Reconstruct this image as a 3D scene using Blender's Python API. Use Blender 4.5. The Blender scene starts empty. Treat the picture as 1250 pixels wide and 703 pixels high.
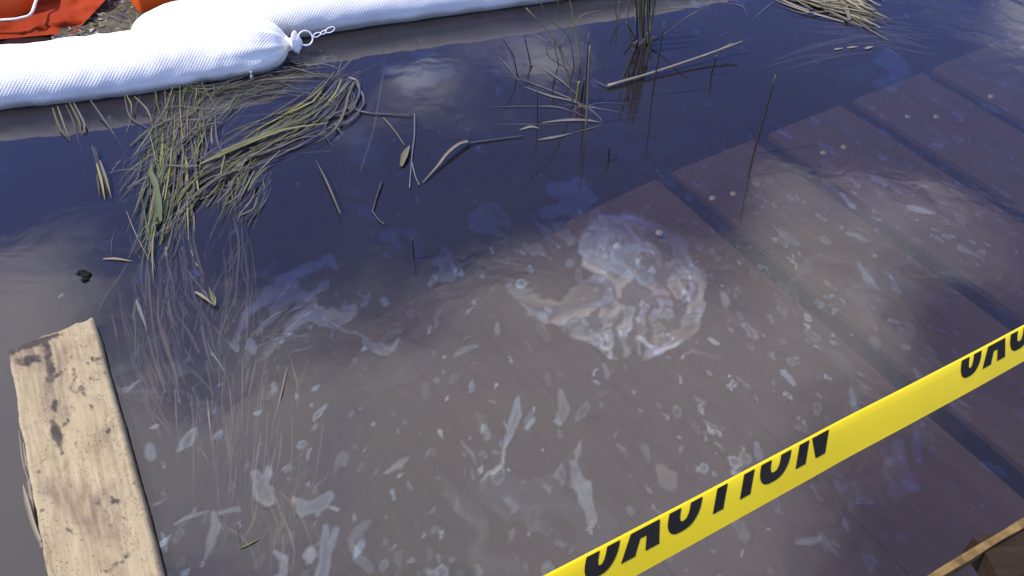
import bpy, bmesh, math, random
import numpy as np
from mathutils import Vector
R = math.radians
rnd = random.Random(11)
sc = bpy.context.scene
C = sc.collection

# ------------------------------------------------------------------ camera
H, F, W0, H0, PITCH = 1.35, 1050.0, 1250.0, 703.0, R(45)
cam = bpy.data.cameras.new('camera'); cam_o = bpy.data.objects.new('camera', cam); C.objects.link(cam_o)
cam.sensor_width = 36; cam.lens = 36 * F / W0; cam.clip_start = 0.02; cam.clip_end = 2000
cam_o.location = (0, 0, H); cam_o.rotation_euler = (R(90) - PITCH, 0, 0)
sc.camera = cam_o
SP, CP = math.sin(PITCH), math.cos(PITCH)

def ray(x, y):
    a, b = (x - W0 / 2) / F, (H0 / 2 - y) / F          # right, up in the picture
    return Vector((a, CP + b * SP, -SP + b * CP))
def P(x, y, z=0.0):                                     # point at height z seen at pixel (x, y)
    r = ray(x, y); t = (z - H) / r.z
    return Vector((r.x * t, r.y * t, z))
def PD(x, y, d): return Vector((0, 0, H)) + ray(x, y) * d
def stand(xt, yt, base):                                # point above / below base, same distance away
    r = ray(xt, yt); t = base.y / r.y
    return Vector((r.x * t, base.y, H + r.z * t))
def to_px(X, Y, Z=0.0):                                 # numpy world -> pixel
    dz = Z - H
    dep = Y * CP - dz * SP
    up = Y * SP + dz * CP
    return W0 / 2 + F * X / dep, H0 / 2 - F * up / dep

# ------------------------------------------------------------------ light
SUN_EL, SUN_AZ = R(54), R(-102)                         # azimuth measured clockwise from +Y
wd = bpy.data.worlds.new('World'); sc.world = wd; wd.use_nodes = True
nt = wd.node_tree; nt.nodes.clear()
def N(tree, t, **kw):
    n = tree.nodes.new(t)
    for k, v in kw.items(): setattr(n, k, v)
    return n
def link(tree, a, b): tree.links.new(a, b)
def math_node(tree, op, a, b=None, clamp=False):
    n = N(tree, 'ShaderNodeMath', operation=op, use_clamp=clamp)
    for i, v in enumerate((a, b)):
        if v is None: continue
        if isinstance(v, (int, float)): n.inputs[i].default_value = v
        else: link(tree, v, n.inputs[i])
    return n.outputs[0]
sky = N(nt, 'ShaderNodeTexSky', sky_type='NISHITA', sun_disc=False, sun_elevation=SUN_EL, sun_rotation=SUN_AZ,
        air_density=1.0, dust_density=0.0, ozone_density=6.0, altitude=1500)
tc = N(nt, 'ShaderNodeTexCoord'); sep = N(nt, 'ShaderNodeSeparateXYZ'); link(nt, tc.outputs['Generated'], sep.inputs[0])
zz = math_node(nt, 'MAXIMUM', sep.outputs[2], 0.06)
px_, py_ = math_node(nt, 'DIVIDE', sep.outputs[0], zz), math_node(nt, 'DIVIDE', sep.outputs[1], zz)
comb = N(nt, 'ShaderNodeCombineXYZ'); link(nt, px_, comb.inputs[0]); link(nt, py_, comb.inputs[1])
nz = N(nt, 'ShaderNodeTexNoise', noise_dimensions='3D'); link(nt, comb.outputs[0], nz.inputs['Vector'])
nz.inputs['Scale'].default_value = 2.6; nz.inputs['Detail'].default_value = 3.5; nz.inputs['Roughness'].default_value = 0.5
nz.inputs['Distortion'].default_value = 0.35
acc = math_node(nt, 'MULTIPLY', math_node(nt, 'SUBTRACT', nz.outputs['Fac'], 0.48), 1.6)
# cloud banks of a broken cloud layer, on a flat layer overhead (the calm water mirrors them)
BANKS = [  # pixel of the mirror image, radius, amount
 (10, 360, 110, .7), (0, 480, 120, .9), (20, 640, 170, 1.0), (240, 580, 150, .8), (430, 560, 170, .85), (640, 560, 220, .85), (840, 430, 180, .68),
 (990, 310, 140, .26), (1070, 400, 120, .28), (610, 360, 90, .35), (510, 95, 45, .42), (680, 80, 60, .45), (1240, 15, 50, .3),
 (430, 190, 50, .3), (1140, 250, 70, .3), (900, 640, 170, .6),
 (300, 240, 130, -.7), (80, 200, 90, -.6), (570, 230, 100, -.6), (400, 100, 70, -.5), (880, 110, 130, -.7), (1050, 50, 120, -.6),
 (700, 190, 90, -.5), (1180, 420, 80, -.55), (1230, 650, 110, -.9), (850, 240, 60, -.5), (725, 510, 25, -.4), (240, 490, 45, -.35), (1200, 130, 90, -.45)]
for x, y, r, a in BANKS:
    p = P(x, y) / H; r = (P(x + r, y) - P(x, y)).length / H
    d = N(nt, 'ShaderNodeVectorMath', operation='DISTANCE'); link(nt, comb.outputs[0], d.inputs[0]); d.inputs[1].default_value = (p.x, p.y, 0)
    q = math_node(nt, 'DIVIDE', d.outputs['Value'], r)
    e = math_node(nt, 'POWER', 2.71828, math_node(nt, 'MULTIPLY', math_node(nt, 'MULTIPLY', q, q), -1.0))
    acc = math_node(nt, 'ADD', acc, math_node(nt, 'MULTIPLY', e, a))
ss = N(nt, 'ShaderNodeMapRange', interpolation_type='SMOOTHSTEP'); link(nt, acc, ss.inputs[0])
ss.inputs[1].default_value = -0.12; ss.inputs[2].default_value = .95
cl = N(nt, 'ShaderNodeMix', data_type='RGBA'); link(nt, ss.outputs[0], cl.inputs['Factor'])
skm = N(nt, 'ShaderNodeMix', data_type='RGBA', blend_type='MULTIPLY'); skm.inputs['Factor'].default_value = 1
link(nt, sky.outputs[0], skm.inputs['A']); skm.inputs['B'].default_value = (.138, .130, .196, 1)
link(nt, skm.outputs['Result'], cl.inputs['A']); cl.inputs['B'].default_value = (1.52, 1.5, 1.54, 1)
bg = N(nt, 'ShaderNodeBackground'); link(nt, cl.outputs['Result'], bg.inputs[0]); bg.inputs[1].default_value = 1.0
ow = N(nt, 'ShaderNodeOutputWorld'); link(nt, bg.outputs[0], ow.inputs[0])

sun = bpy.data.lights.new('sun', 'SUN'); sun.energy = 3.3; sun.angle = R(0.6); sun.color = (1, 0.95, 0.87)
sun_o = bpy.data.objects.new('sun', sun); C.objects.link(sun_o)
sd = Vector((math.sin(SUN_AZ) * math.cos(SUN_EL), math.cos(SUN_AZ) * math.cos(SUN_EL), math.sin(SUN_EL)))
sun_o.rotation_euler = sd.to_track_quat('Z', 'Y').to_euler(); sun_o.location = (-6, -1, 9)

sc.view_settings.view_transform = 'Standard'; sc.view_settings.look = 'None'
sc.view_settings.exposure = 0.8; sc.view_settings.gamma = 1
sc.render.engine = 'CYCLES'
cy = sc.cycles
cy.use_denoising = True; cy.caustics_reflective = False; cy.caustics_refractive = False; cy.transparent_max_bounces = 24; cy.max_bounces = 8; cy.glossy_bounces = 4; cy.volume_bounces = 0

# ------------------------------------------------------------------ helpers
def tag(o, label=None, cat=None, group=None, kind=None):
    for k, v in (('label', label), ('category', cat), ('group', group), ('kind', kind)):
        if v: o[k] = v
    return o
def empty(name, loc, label=None, cat=None, group=None):
    o = bpy.data.objects.new(name, None); o.empty_display_size = .05; C.objects.link(o); o.location = loc
    return tag(o, label, cat, group)
def mesh_obj(name, verts, faces, mat, parent=None, smooth=True, attrs=None, uv=None):
    me = bpy.data.meshes.new(name)
    off = Vector(parent_world(parent)) if parent else Vector((0, 0, 0))
    if isinstance(verts, np.ndarray):
        v = verts - np.array(off)[None, :]
        f = np.asarray(faces)
        me.vertices.add(len(v)); me.vertices.foreach_set('co', v.astype(np.float32).ravel())
        k = f.shape[1]
        me.loops.add(f.size); me.loops.foreach_set('vertex_index', f.astype(np.int32).ravel())
        me.polygons.add(len(f)); me.polygons.foreach_set('loop_start', np.arange(0, f.size, k, dtype=np.int32))
        me.polygons.foreach_set('loop_total', np.full(len(f), k, dtype=np.int32))
        me.update(calc_edges=True); me.validate()
    else:
        me.from_pydata([Vector(q) - off for q in verts], [], faces)
    if attrs:
        for k, a in attrs.items():
            at = me.attributes.new(k, 'FLOAT', 'POINT'); at.data.foreach_set('value', np.asarray(a, dtype=np.float32))
    if uv is not None:
        ul = me.uv_layers.new(name='uv')
        li = np.empty(len(me.loops), dtype=np.int32); me.loops.foreach_get('vertex_index', li)
        ul.data.foreach_set('uv', np.asarray(uv, dtype=np.float32)[li].ravel())
    if smooth: me.polygons.foreach_set('use_smooth', [True] * len(me.polygons))
    me.materials.append(mat); me.update()
    o = bpy.data.objects.new(name, me); C.objects.link(o)
    if parent: o.parent = parent
    return o
def parent_world(p):
    v = Vector(p.location)
    while p.parent: p = p.parent; v = v + Vector(p.location)
    return v

def vnoise(x, y, seed=0):
    xi, yi = np.floor(x).astype(np.int64), np.floor(y).astype(np.int64)
    fx, fy = x - xi, y - yi
    fx = fx * fx * fx * (fx * (fx * 6 - 15) + 10); fy = fy * fy * fy * (fy * (fy * 6 - 15) + 10)
    def h(a, b):
        n = (a * 374761393 + b * 668265263 + seed * 974634777) & 0xffffffff
        n = ((n ^ (n >> 13)) * 1274126177) & 0xffffffff
        n = (n ^ (n >> 16)) & 0xffff
        return n / 65535.0
    a, b, c, d = h(xi, yi), h(xi + 1, yi), h(xi, yi + 1), h(xi + 1, yi + 1)
    return (a * (1 - fx) + b * fx) * (1 - fy) + (c * (1 - fx) + d * fx) * fy
def fbm(x, y, seed=0, octv=4):
    s, a, t = 0, .5, 0
    for i in range(octv):
        s = s + a * (vnoise(x * 2 ** i + 17.3 * i, y * 2 ** i - 9.1 * i, seed + i) - .5); t += a; a *= .55
    return s / t * 2                                     # about -1..1
def sstep(a, b, x):
    t = np.clip((x - a) / (b - a), 0, 1); return t * t * (3 - 2 * t)
def stroke_sdf(X, Y, strokes):
    best = np.full(X.shape, 1e9)
    for st in strokes:
        if len(st) == 1: st = [st[0], (st[0][0] + .01, st[0][1], st[0][2])]
        for (x0, y0, r0), (x1, y1, r1) in zip(st[:-1], st[1:]):
            dx, dy = x1 - x0, y1 - y0
            t = np.clip(((X - x0) * dx + (Y - y0) * dy) / (dx * dx + dy * dy), 0, 1)
            d = np.hypot(X - x0 - t * dx, Y - y0 - t * dy) - (r0 + (r1 - r0) * t)
            best = np.minimum(best, d)
    return best
def crom(pts, n):
    pts = [Vector(p) for p in pts]
    if len(pts) == 2: return [pts[0].lerp(pts[1], i / (n - 1)) for i in range(n)]
    q = [pts[0] * 2 - pts[1]] + pts + [pts[-1] * 2 - pts[-2]]
    out = []
    for i in range(n):
        u = i / (n - 1) * (len(pts) - 1); k = min(int(u), len(pts) - 2); t = u - k
        a, b, c, d = q[k:k + 4]
        out.append(.5 * ((2 * b) + (c - a) * t + (2 * a - 5 * b + 4 * c - d) * t * t + (3 * b - a - 3 * c + d) * t ** 3))
    return out

# ------------------------------------------------------------------ materials
def new_mat(name):
    m = bpy.data.materials.new(name); m.use_nodes = True; t = m.node_tree; t.nodes.clear()
    o = N(t, 'ShaderNodeOutputMaterial'); return m, t, o
def ramp(t, fac, stops):
    r = N(t, 'ShaderNodeValToRGB'); e = r.color_ramp.elements
    while len(e) < len(stops): e.new(.5)
    for el, (p, c) in zip(e, stops): el.position = p; el.color = (*c, 1)
    link(t, fac, r.inputs[0]); return r.outputs[0]
def noise(t, scale, detail=4, rough=.55, dist=0, vec=None, coord='Object'):
    n = N(t, 'ShaderNodeTexNoise'); n.inputs['Scale'].default_value = scale; n.inputs['Detail'].default_value = detail
    n.inputs['Roughness'].default_value = rough; n.inputs['Distortion'].default_value = dist
    if vec is None: vec = N(t, 'ShaderNodeTexCoord').outputs[coord]
    link(t, vec, n.inputs['Vector']); return n.outputs['Fac']
def pbsdf(t, out, rough=.6, spec=.4):
    b = N(t, 'ShaderNodeBsdfPrincipled'); b.inputs['Roughness'].default_value = rough
    b.inputs['Specular IOR Level'].default_value = spec; link(t, b.outputs[0], out.inputs[0]); return b
def bump(t, h, strength, dist, b):
    n = N(t, 'ShaderNodeBump'); n.inputs['Strength'].default_value = strength; n.inputs['Distance'].default_value = dist
    link(t, h, n.inputs['Height']); link(t, n.outputs[0], b.inputs['Normal'])
def simple(name, cols, scale, rough=.7, spec=.3, bs=.3, bd=.002, stretch=None, coord='Object'):
    m, t, o = new_mat(name); b = pbsdf(t, o, rough, spec)
    vec = N(t, 'ShaderNodeTexCoord').outputs[coord]
    if stretch:
        mp = N(t, 'ShaderNodeMapping'); mp.inputs['Scale'].default_value = stretch; link(t, vec, mp.inputs[0]); vec = mp.outputs[0]
    f = noise(t, scale, 5, .6, vec=vec)
    k = len(cols); link(t, ramp(t, f, [(.3 + .4 * i / max(1, k - 1), c) for i, c in enumerate(cols)]), b.inputs['Base Color'])
    if bs: bump(t, f, bs, bd, b)
    return m
def grass_mat(name, cols, rough=.45):
    m, t, o = new_mat(name); b = pbsdf(t, o, rough, .4)
    oi = N(t, 'ShaderNodeObjectInfo')
    geo = N(t, 'ShaderNodeTexCoord')
    f = noise(t, 22, 3, .6, vec=geo.outputs['Object'])
    s = math_node(t, 'ADD', math_node(t, 'MULTIPLY', oi.outputs['Random'], .65), math_node(t, 'MULTIPLY', f, .4))
    k = len(cols); link(t, ramp(t, s, [(.12 + .8 * i / max(1, k - 1), c) for i, c in enumerate(cols)]), b.inputs['Base Color'])
    bump(t, noise(t, 300, 2, .5, vec=geo.outputs['Object']), .3, .001, b)
    return m
M = {}
M['dry'] = grass_mat('dry_grass', [(.035, .029, .018), (.062, .052, .029), (.095, .082, .044), (.15, .125, .072)])
M['olive'] = grass_mat('olive_grass', [(.040, .040, .010), (.078, .078, .018), (.135, .125, .030), (.22, .19, .055)])
M['grey'] = grass_mat('oily_grass', [(.030, .026, .027), (.052, .046, .044), (.08, .072, .067), (.12, .11, .10)], .3)
M['green'] = grass_mat('green_grass', [(0.046, 0.061, 0.017), (0.084, 0.098, 0.028)])
M['straw'] = grass_mat('pale_straw', [(0.140, 0.116, 0.074), (0.205, 0.177, 0.116)])
M['stalk'] = grass_mat('dark_wet_stalk', [(.014, .012, .010), (.03, .024, .018), (.05, .042, .028)], .3)
M['sunk'] = grass_mat('drowned_reed', [(.07, .052, .034), (.12, .092, .06), (.19, .155, .105)], .6)
M['mud'] = simple('mud', [(.022, .018, .014), (.042, .034, .026), (.06, .05, .038)], 3.5, .9, .1, .5, .02)
m, t, o = new_mat('sunken_plank'); b = pbsdf(t, o, .85, .1)
mp = N(t, 'ShaderNodeMapping'); mp.inputs['Rotation'].default_value = (0, 0, R(52)); mp.inputs['Scale'].default_value = (1, 1, 1); link(t, N(t, 'ShaderNodeTexCoord').outputs['Object'], mp.inputs[0])
mq = N(t, 'ShaderNodeMapping'); mq.inputs['Scale'].default_value = (2.5, 26, 4); link(t, mp.outputs[0], mq.inputs[0])
g1_, g2_ = noise(t, 1.2, 5, .6, .6, mq.outputs[0]), noise(t, 3, 5, .65, .6, mp.outputs[0])
gm = math_node(t, 'ADD', math_node(t, 'MULTIPLY', g1_, .45), math_node(t, 'MULTIPLY', g2_, .55))
link(t, ramp(t, gm, [(.30, (.065, .045, .038)), (.5, (.112, .078, .066)), (.70, (.152, .110, .093))]), b.inputs['Base Color']); bump(t, g1_, .3, .003, b)
M['plank'] = m
M['nail'] = simple('galvanised_nail', [(.42, .39, .33), (.56, .52, .45)], 90, .35, .6, .1)
M['steel'] = simple('zinc_ring', [(.62, .63, .64), (.75, .76, .77)], 60, .3, .8, .1)

# water: a sheet of oily water with a body below it
m, t, o = new_mat('oily_water')
tr = N(t, 'ShaderNodeBsdfTransparent'); tr.inputs[0].default_value = (.93, .93, .95, 1)
gl = N(t, 'ShaderNodeBsdfGlossy'); gl.inputs['Roughness'].default_value = .03
co = N(t, 'ShaderNodeTexCoord').outputs['Object']
shf = noise(t, 2.2, 5, .6, .8, co)
link(t, ramp(t, shf, [(.3, (.86, .80, 1.0)), (.5, (.95, .925, .98)), (.7, (1, .96, .95))]), gl.inputs[0])
fr = N(t, 'ShaderNodeFresnel'); fr.inputs[0].default_value = 1.53
mx = N(t, 'ShaderNodeMixShader'); silt = N(t, 'ShaderNodeBsdfDiffuse'); link(t, ramp(t, noise(t, 1.3, 4, .6, .5, co), [(.3, (.031, .026, .025)), (.7, (.045, .038, .036))]), silt.inputs[0])
body = N(t, 'ShaderNodeMixShader'); body.inputs[0].default_value = .34; link(t, tr.outputs[0], body.inputs[1]); link(t, silt.outputs[0], body.inputs[2])
link(t, fr.outputs[0], mx.inputs[0]); link(t, body.outputs[0], mx.inputs[1]); link(t, gl.outputs[0], mx.inputs[2])
bh = noise(t, 7, 3, .5, .4, co)
bn = N(t, 'ShaderNodeBump'); bn.inputs['Strength'].default_value = .05; bn.inputs['Distance'].default_value = .02
link(t, bh, bn.inputs['Height']); link(t, bn.outputs[0], gl.inputs['Normal'])
link(t, mx.outputs[0], o.inputs[0])
va = N(t, 'ShaderNodeVolumeAbsorption'); va.inputs[0].default_value = (.62, .54, .46, 1); va.inputs[1].default_value = 8.0
link(t, va.outputs[0], o.inputs['Volume'])
M['water'] = m

# oil film: thin-film sheen lying on the water
def film_mat(name, ior, strength):
    m, t, o = new_mat(name)
    af = N(t, 'ShaderNodeAttribute', attribute_name='film'); at = N(t, 'ShaderNodeAttribute', attribute_name='thick')
    gl = N(t, 'ShaderNodeBsdfGlossy'); gl.inputs['Roughness'].default_value = .03
    col = ramp(t, at.outputs['Fac'], [(0, (.52, .72, 1)), (.2, (.66, .82, 1)), (.36, (.84, .91, 1)), (.46, (1, .90, .72)), (.54, (.9, .76, .84)), (.64, (.62, .70, 1)), (.8, (.82, .92, 1)), (1, (1, .95, .85))])
    fr = N(t, 'ShaderNodeFresnel'); fr.inputs[0].default_value = ior
    k = math_node(t, 'MULTIPLY', math_node(t, 'MULTIPLY', fr.outputs[0], strength), af.outputs['Fac'])
    tr = N(t, 'ShaderNodeBsdfTransparent')
    cm = N(t, 'ShaderNodeVectorMath', operation='SCALE'); link(t, col, cm.inputs[0]); link(t, k, cm.inputs['Scale']); link(t, cm.outputs[0], gl.inputs[0])
    mx = N(t, 'ShaderNodeAddShader'); link(t, tr.outputs[0], mx.inputs[0]); link(t, gl.outputs[0], mx.inputs[1])
    link(t, mx.outputs[0], o.inputs[0]); return m
M['film'] = film_mat('oil_sheen', 2.2, .54)
M['fleck'] = film_mat('oil_fleck', 2.2, .52)

# fabric of the absorbent boom
m, t, o = new_mat('boom_fabric'); b = pbsdf(t, o, .75, .25)
uvn = N(t, 'ShaderNodeTexCoord').outputs['UV']
hs = []
for ang in (R(38), R(-38)):
    mp = N(t, 'ShaderNodeMapping'); mp.inputs['Rotation'].default_value = (0, 0, ang); link(t, uvn, mp.inputs[0])
    wv = N(t, 'ShaderNodeTexWave'); wv.inputs['Scale'].default_value = 42; wv.inputs['Distortion'].default_value = .6; wv.inputs['Detail'].default_value = 1
    link(t, mp.outputs[0], wv.inputs[0]); hs.append(wv.outputs['Fac'])
hh = math_node(t, 'MULTIPLY', *hs)
link(t, ramp(t, hh, [(0, (.83, .80, .68)), (.35, (.91, .88, .75))]), b.inputs['Base Color'])
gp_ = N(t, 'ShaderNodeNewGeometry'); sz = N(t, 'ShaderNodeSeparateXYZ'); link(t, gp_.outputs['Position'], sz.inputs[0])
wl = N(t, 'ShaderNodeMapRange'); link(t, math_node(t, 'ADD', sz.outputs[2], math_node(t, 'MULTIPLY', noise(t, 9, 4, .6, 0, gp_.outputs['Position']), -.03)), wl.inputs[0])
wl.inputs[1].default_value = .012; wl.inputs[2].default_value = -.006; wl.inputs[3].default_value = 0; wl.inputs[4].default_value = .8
bc = b.inputs['Base Color'].links[0].from_socket; mw = N(t, 'ShaderNodeMix', data_type='RGBA'); link(t, wl.outputs[0], mw.inputs['Factor']); link(t, bc, mw.inputs['A']); mw.inputs['B'].default_value = (.30, .27, .19, 1)  # shading low on the boom painted in as olive, darkens its mirror image too
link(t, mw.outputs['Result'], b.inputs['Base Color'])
bump(t, hh, .4, .003, b)
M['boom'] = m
M['orange'] = simple('orange_vinyl', [(.55, .065, .010), (.68, .10, .014)], 5, .5, .3, .25, .01)
M['redskirt'] = simple('wet_red_skirt', [(.17, .018, .004), (.30, .035, .007)], 4, .75, .1, .4, .02)
M['hem'] = simple('pale_hem', [(.62, .55, .48), (.72, .66, .6)], 30, .6)
M['tape'] = simple('yellow_tape', [(.62, .46, .004), (.68, .51, .006)], 14, .5, .25, .08, .002)
M['ink'] = simple('black_ink', [(.010, .009, .008), (.018, .016, .014)], 60, .75, .1, 0)
M['dockwood'] = simple('dark_dock_wood', [(.016, .009, .004), (.035, .02, .009)], 14, .7, .2, .4, .003, (1, 8, 8))
M['lath'] = simple('weathered_lath', [(.05, .028, .008), (.16, .10, .03), (.24, .16, .06)], 30, .7, .2, .5, .003)
M['husk'] = simple('black_husk', [(.004, .004, .004), (.010, .009, .008)], 60, .8, .1)
M['foam'] = simple('grey_scum', [(.09, .075, .06), (.2, .17, .15), (.36, .33, .32)], 40, .6)

# ------------------------------------------------------------------ setting
def sheet(name, z, mat, s=150, div=2):
    g = np.linspace(-s, s, div + 1); X, Y = np.meshgrid(g, g)
    v = np.stack([X.ravel(), Y.ravel(), np.full(X.size, z)], 1)
    f = [(j * (div + 1) + i, j * (div + 1) + i + 1, (j + 1) * (div + 1) + i + 1, (j + 1) * (div + 1) + i) for j in range(div) for i in range(div)]
    return mesh_obj(name, v, np.array(f), mat, smooth=False)
BED = -0.38
tag(sheet('lake_bed', BED, M['mud']), 'brown muddy bottom under the oily water', kind='structure')
def box_verts(x0, x1, y0, y1, z0, z1):
    return [(x, y, z) for z in (z0, z1) for (x, y) in ((x0, y0), (x1, y0), (x1, y1), (x0, y1))]
BOXF = [(3, 2, 1, 0), (4, 5, 6, 7), (0, 1, 5, 4), (1, 2, 6, 5), (2, 3, 7, 6), (3, 0, 4, 7)]
wg = [-140, -14, -4.5, 4.5, 14, 140]; wn = len(wg)
wv_ = [(x, y, z) for z in (0, BED - .3) for y in wg for x in wg]; wf_ = []
for j in range(wn - 1):
    for i in range(wn - 1):
        a = j * wn + i; wf_.append((a, a + 1, a + wn + 1, a + wn)); wf_.append(tuple(wn * wn + q for q in (a, a + wn, a + wn + 1, a + 1)))
rim = [i for i in range(wn)] + [j * wn + wn - 1 for j in range(1, wn)] + [(wn - 1) * wn + i for i in range(wn - 2, -1, -1)] + [j * wn for j in range(wn - 2, 0, -1)]
for a, b_ in zip(rim, rim[1:] + rim[:1]): wf_.append((b_, a, a + wn * wn, b_ + wn * wn))
tag(mesh_obj('water', wv_, wf_, M['water'], smooth=False), 'dark oily water mirroring a broken cloud sky', kind='structure')

# ------------------------------------------------------------------ sunken deck of planks
ZP = -0.075
deck_o = P(814, 212, ZP); e1 = P(1214, 54, ZP)
ax_w = (e1 - deck_o).normalized()                        # across the planks, along their sawn ends
ax_l = (P(1240, 515, ZP) - P(933, 195, ZP)).normalized()
ax_l = (ax_l - ax_w * ax_l.dot(ax_w)).normalized()
pit = (P(1030, 119, ZP) - P(814, 212, ZP)).dot(ax_w) / 2
deck = empty('sunken_deck', deck_o, 'submerged deck of reddish brown planks lying under the oily water', 'deck')
def plank_mesh(wd_, ln, th, seed, nl=14):
    rr = random.Random(seed); v = []; f = []
    for i in range(nl + 1):
        s = ln * i / nl; w0 = rr.uniform(-.003, .003); w1 = rr.uniform(-.003, .003); dz = rr.uniform(-.002, .002)
        for (a, z) in ((0 + w0, -th), (0 + w0, -.006), (.006 + w0, dz), (wd_ - .006 + w1, dz), (wd_ + w1, -.006), (wd_ + w1, -th)):
            v.append((a, s, z))
    for i in range(nl):
        for k in range(6):
            a, b_ = i * 6 + k, i * 6 + (k + 1) % 6
            f.append((a, b_, b_ + 6, a + 6))
    f.append(tuple(range(5, -1, -1))); f.append(tuple(nl * 6 + k for k in range(6)))
    return v, f
GAP = .056
NAILS = {0: [(754, 300), (805, 284)], 1: [(870, 242), (895, 237)], 2: [(1005, 187), (1030, 180)], 3: [(1108, 143), (1143, 143)], 4: [(1210, 118)]}
for k in range(-3, 7):
    base = deck_o + ax_w * (pit * (k - 1) + GAP * .4)
    ln = 2.1 if k > -1 else 1.35
    jit = rnd.uniform(-.02, .02) if not 1 <= k <= 4 else 0
    gp = GAP if k >= 0 else .002; sag = lambda a: -.11 * max(0, -((k - 1) * pit + a)) ** 1.25; drop = Vector((0, 0, 0))
    v, f = plank_mesh(pit - gp, ln, .022, 40 + k)
    pv = [base + ax_w * a + ax_l * (s + jit) + Vector((0, 0, z + sag(a))) for a, s, z in v]
    pl = mesh_obj('plank', pv, f, M['plank'], deck, smooth=False)
    sp = NAILS.get(k)
    if not sp: continue
    for (x, y) in sp:
        c = P(x, y, ZP + drop.z)
        ring = [c + Vector((math.cos(q * math.pi / 4) * .0105, math.sin(q * math.pi / 4) * .0105, 0)) for q in range(8)]
        vv = [q + Vector((0, 0, -.002)) for q in ring] + [c + (q - c) * .75 + Vector((0, 0, .004)) for q in ring]
        mesh_obj('nail_head', vv, [(i, (i + 1) % 8, 8 + (i + 1) % 8, 8 + i) for i in range(8)] + [tuple(range(8, 16))], M['nail'], pl)
for s in (.3, 1.5):
    v, f = plank_mesh(.09, pit * 10, .06, 90)
    base = deck_o + ax_l * s - ax_w * pit * 4 + Vector((0, 0, -.26))
    mesh_obj('joist', [base + ax_l * a + ax_w * q + Vector((0, 0, z)) for a, q, z in v], f, M['plank'], deck, smooth=False)

# ------------------------------------------------------------------ absorbent booms
def tube(path, radii, n=40, lump=0.0, seed=0, flat=1.0, scale=14):
    """rings along path (list of Vector) with radii; returns verts, faces, uv"""
    V = []; UV = []; L = 0
    for i, p in enumerate(path):
        if i: L += (p - path[i - 1]).length
        tg = (path[min(i + 1, len(path) - 1)] - path[max(i - 1, 0)]).normalized()
        sd_ = tg.cross(Vector((0, 0, 1))).normalized(); up = sd_.cross(tg).normalized()
        for k in range(n):
            a = 2 * math.pi * k / n
            r = radii[i]
            if lump: r *= 1 + lump * float(fbm(np.array([L * scale]), np.array([math.sin(a) * 1.5 + math.cos(a) * .7 + seed]), seed, 3)[0])
            V.append(p + sd_ * math.cos(a) * r + up * math.sin(a) * r * flat); UV.append((L, k / n * 2 * math.pi * max(radii)))
    Fc = [(i * n + k, i * n + (k + 1) % n, (i + 1) * n + (k + 1) % n, (i + 1) * n + k) for i in range(len(path) - 1) for k in range(n)]
    Fc.append(tuple(range(n - 1, -1, -1))); Fc.append(tuple((len(path) - 1) * n + k for k in range(n)))
    return V, Fc, UV
def boom(px_axis, zc, rad, taper_end, taper_start, seed, label):
    pts = crom([P(x, y, zc) for x, y in px_axis], 110)
    L = [0]
    for a, b_ in zip(pts[:-1], pts[1:]): L.append(L[-1] + (b_ - a).length)
    rr = []
    for s in L:
        q = 1.0
        if taper_end:
            e = (L[-1] - s) / .16
            if e < 1: q = min(q, math.sqrt(max(0.02, 1 - (1 - e) ** 2.4)))
        if taper_start:
            e = s / .16
            if e < 1: q = min(q, math.sqrt(max(0.02, 1 - (1 - e) ** 2.4)))
        rr.append(rad * q)
    v, f, uv = tube(pts, rr, 64, .06, seed, .96)
    for i in range(len(pts)):                              # gathers towards a tied end, loose wrinkles along the sleeve
        e = min((L[-1] - L[i]) if taper_end else 9, L[i] if taper_start else 9); g_ = max(0, 1 - e / .24) ** 1.5
        for k in range(64):
            q = v[i * 64 + k]; d = q - pts[i]; a_ = 2 * math.pi * k / 64
            wr = .045 * g_ * math.sin(a_ * 11 + seed) + .022 * g_ * math.sin(a_ * 19) + .012 * math.sin(L[i] * 46 + 1.6 * math.sin(a_ * 2 + L[i] * 9)) * max(0, math.sin(L[i] * 5.3 + seed))
            v[i * 64 + k] = pts[i] + d * (1 + wr)
    root = empty('absorbent_boom', (pts[40].x, pts[40].y, 0), label, 'boom', 'white absorbent booms')
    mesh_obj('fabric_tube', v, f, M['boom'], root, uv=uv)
    return root, pts
b1, p1 = boom([(-170, 106), (-60, 102), (60, 92), (160, 80), (250, 66), (310, 58), (352, 54)], .045, .096, True, False, 3,
              'white absorbent boom ending in a tied neck with a metal ring')
b2, p2 = boom([(162, 60), (220, 42), (320, 22), (440, 3), (600, -18), (760, -40), (960, -70)], .045, .094, False, True, 8,
              'white absorbent boom running behind the tied boom end')
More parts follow.
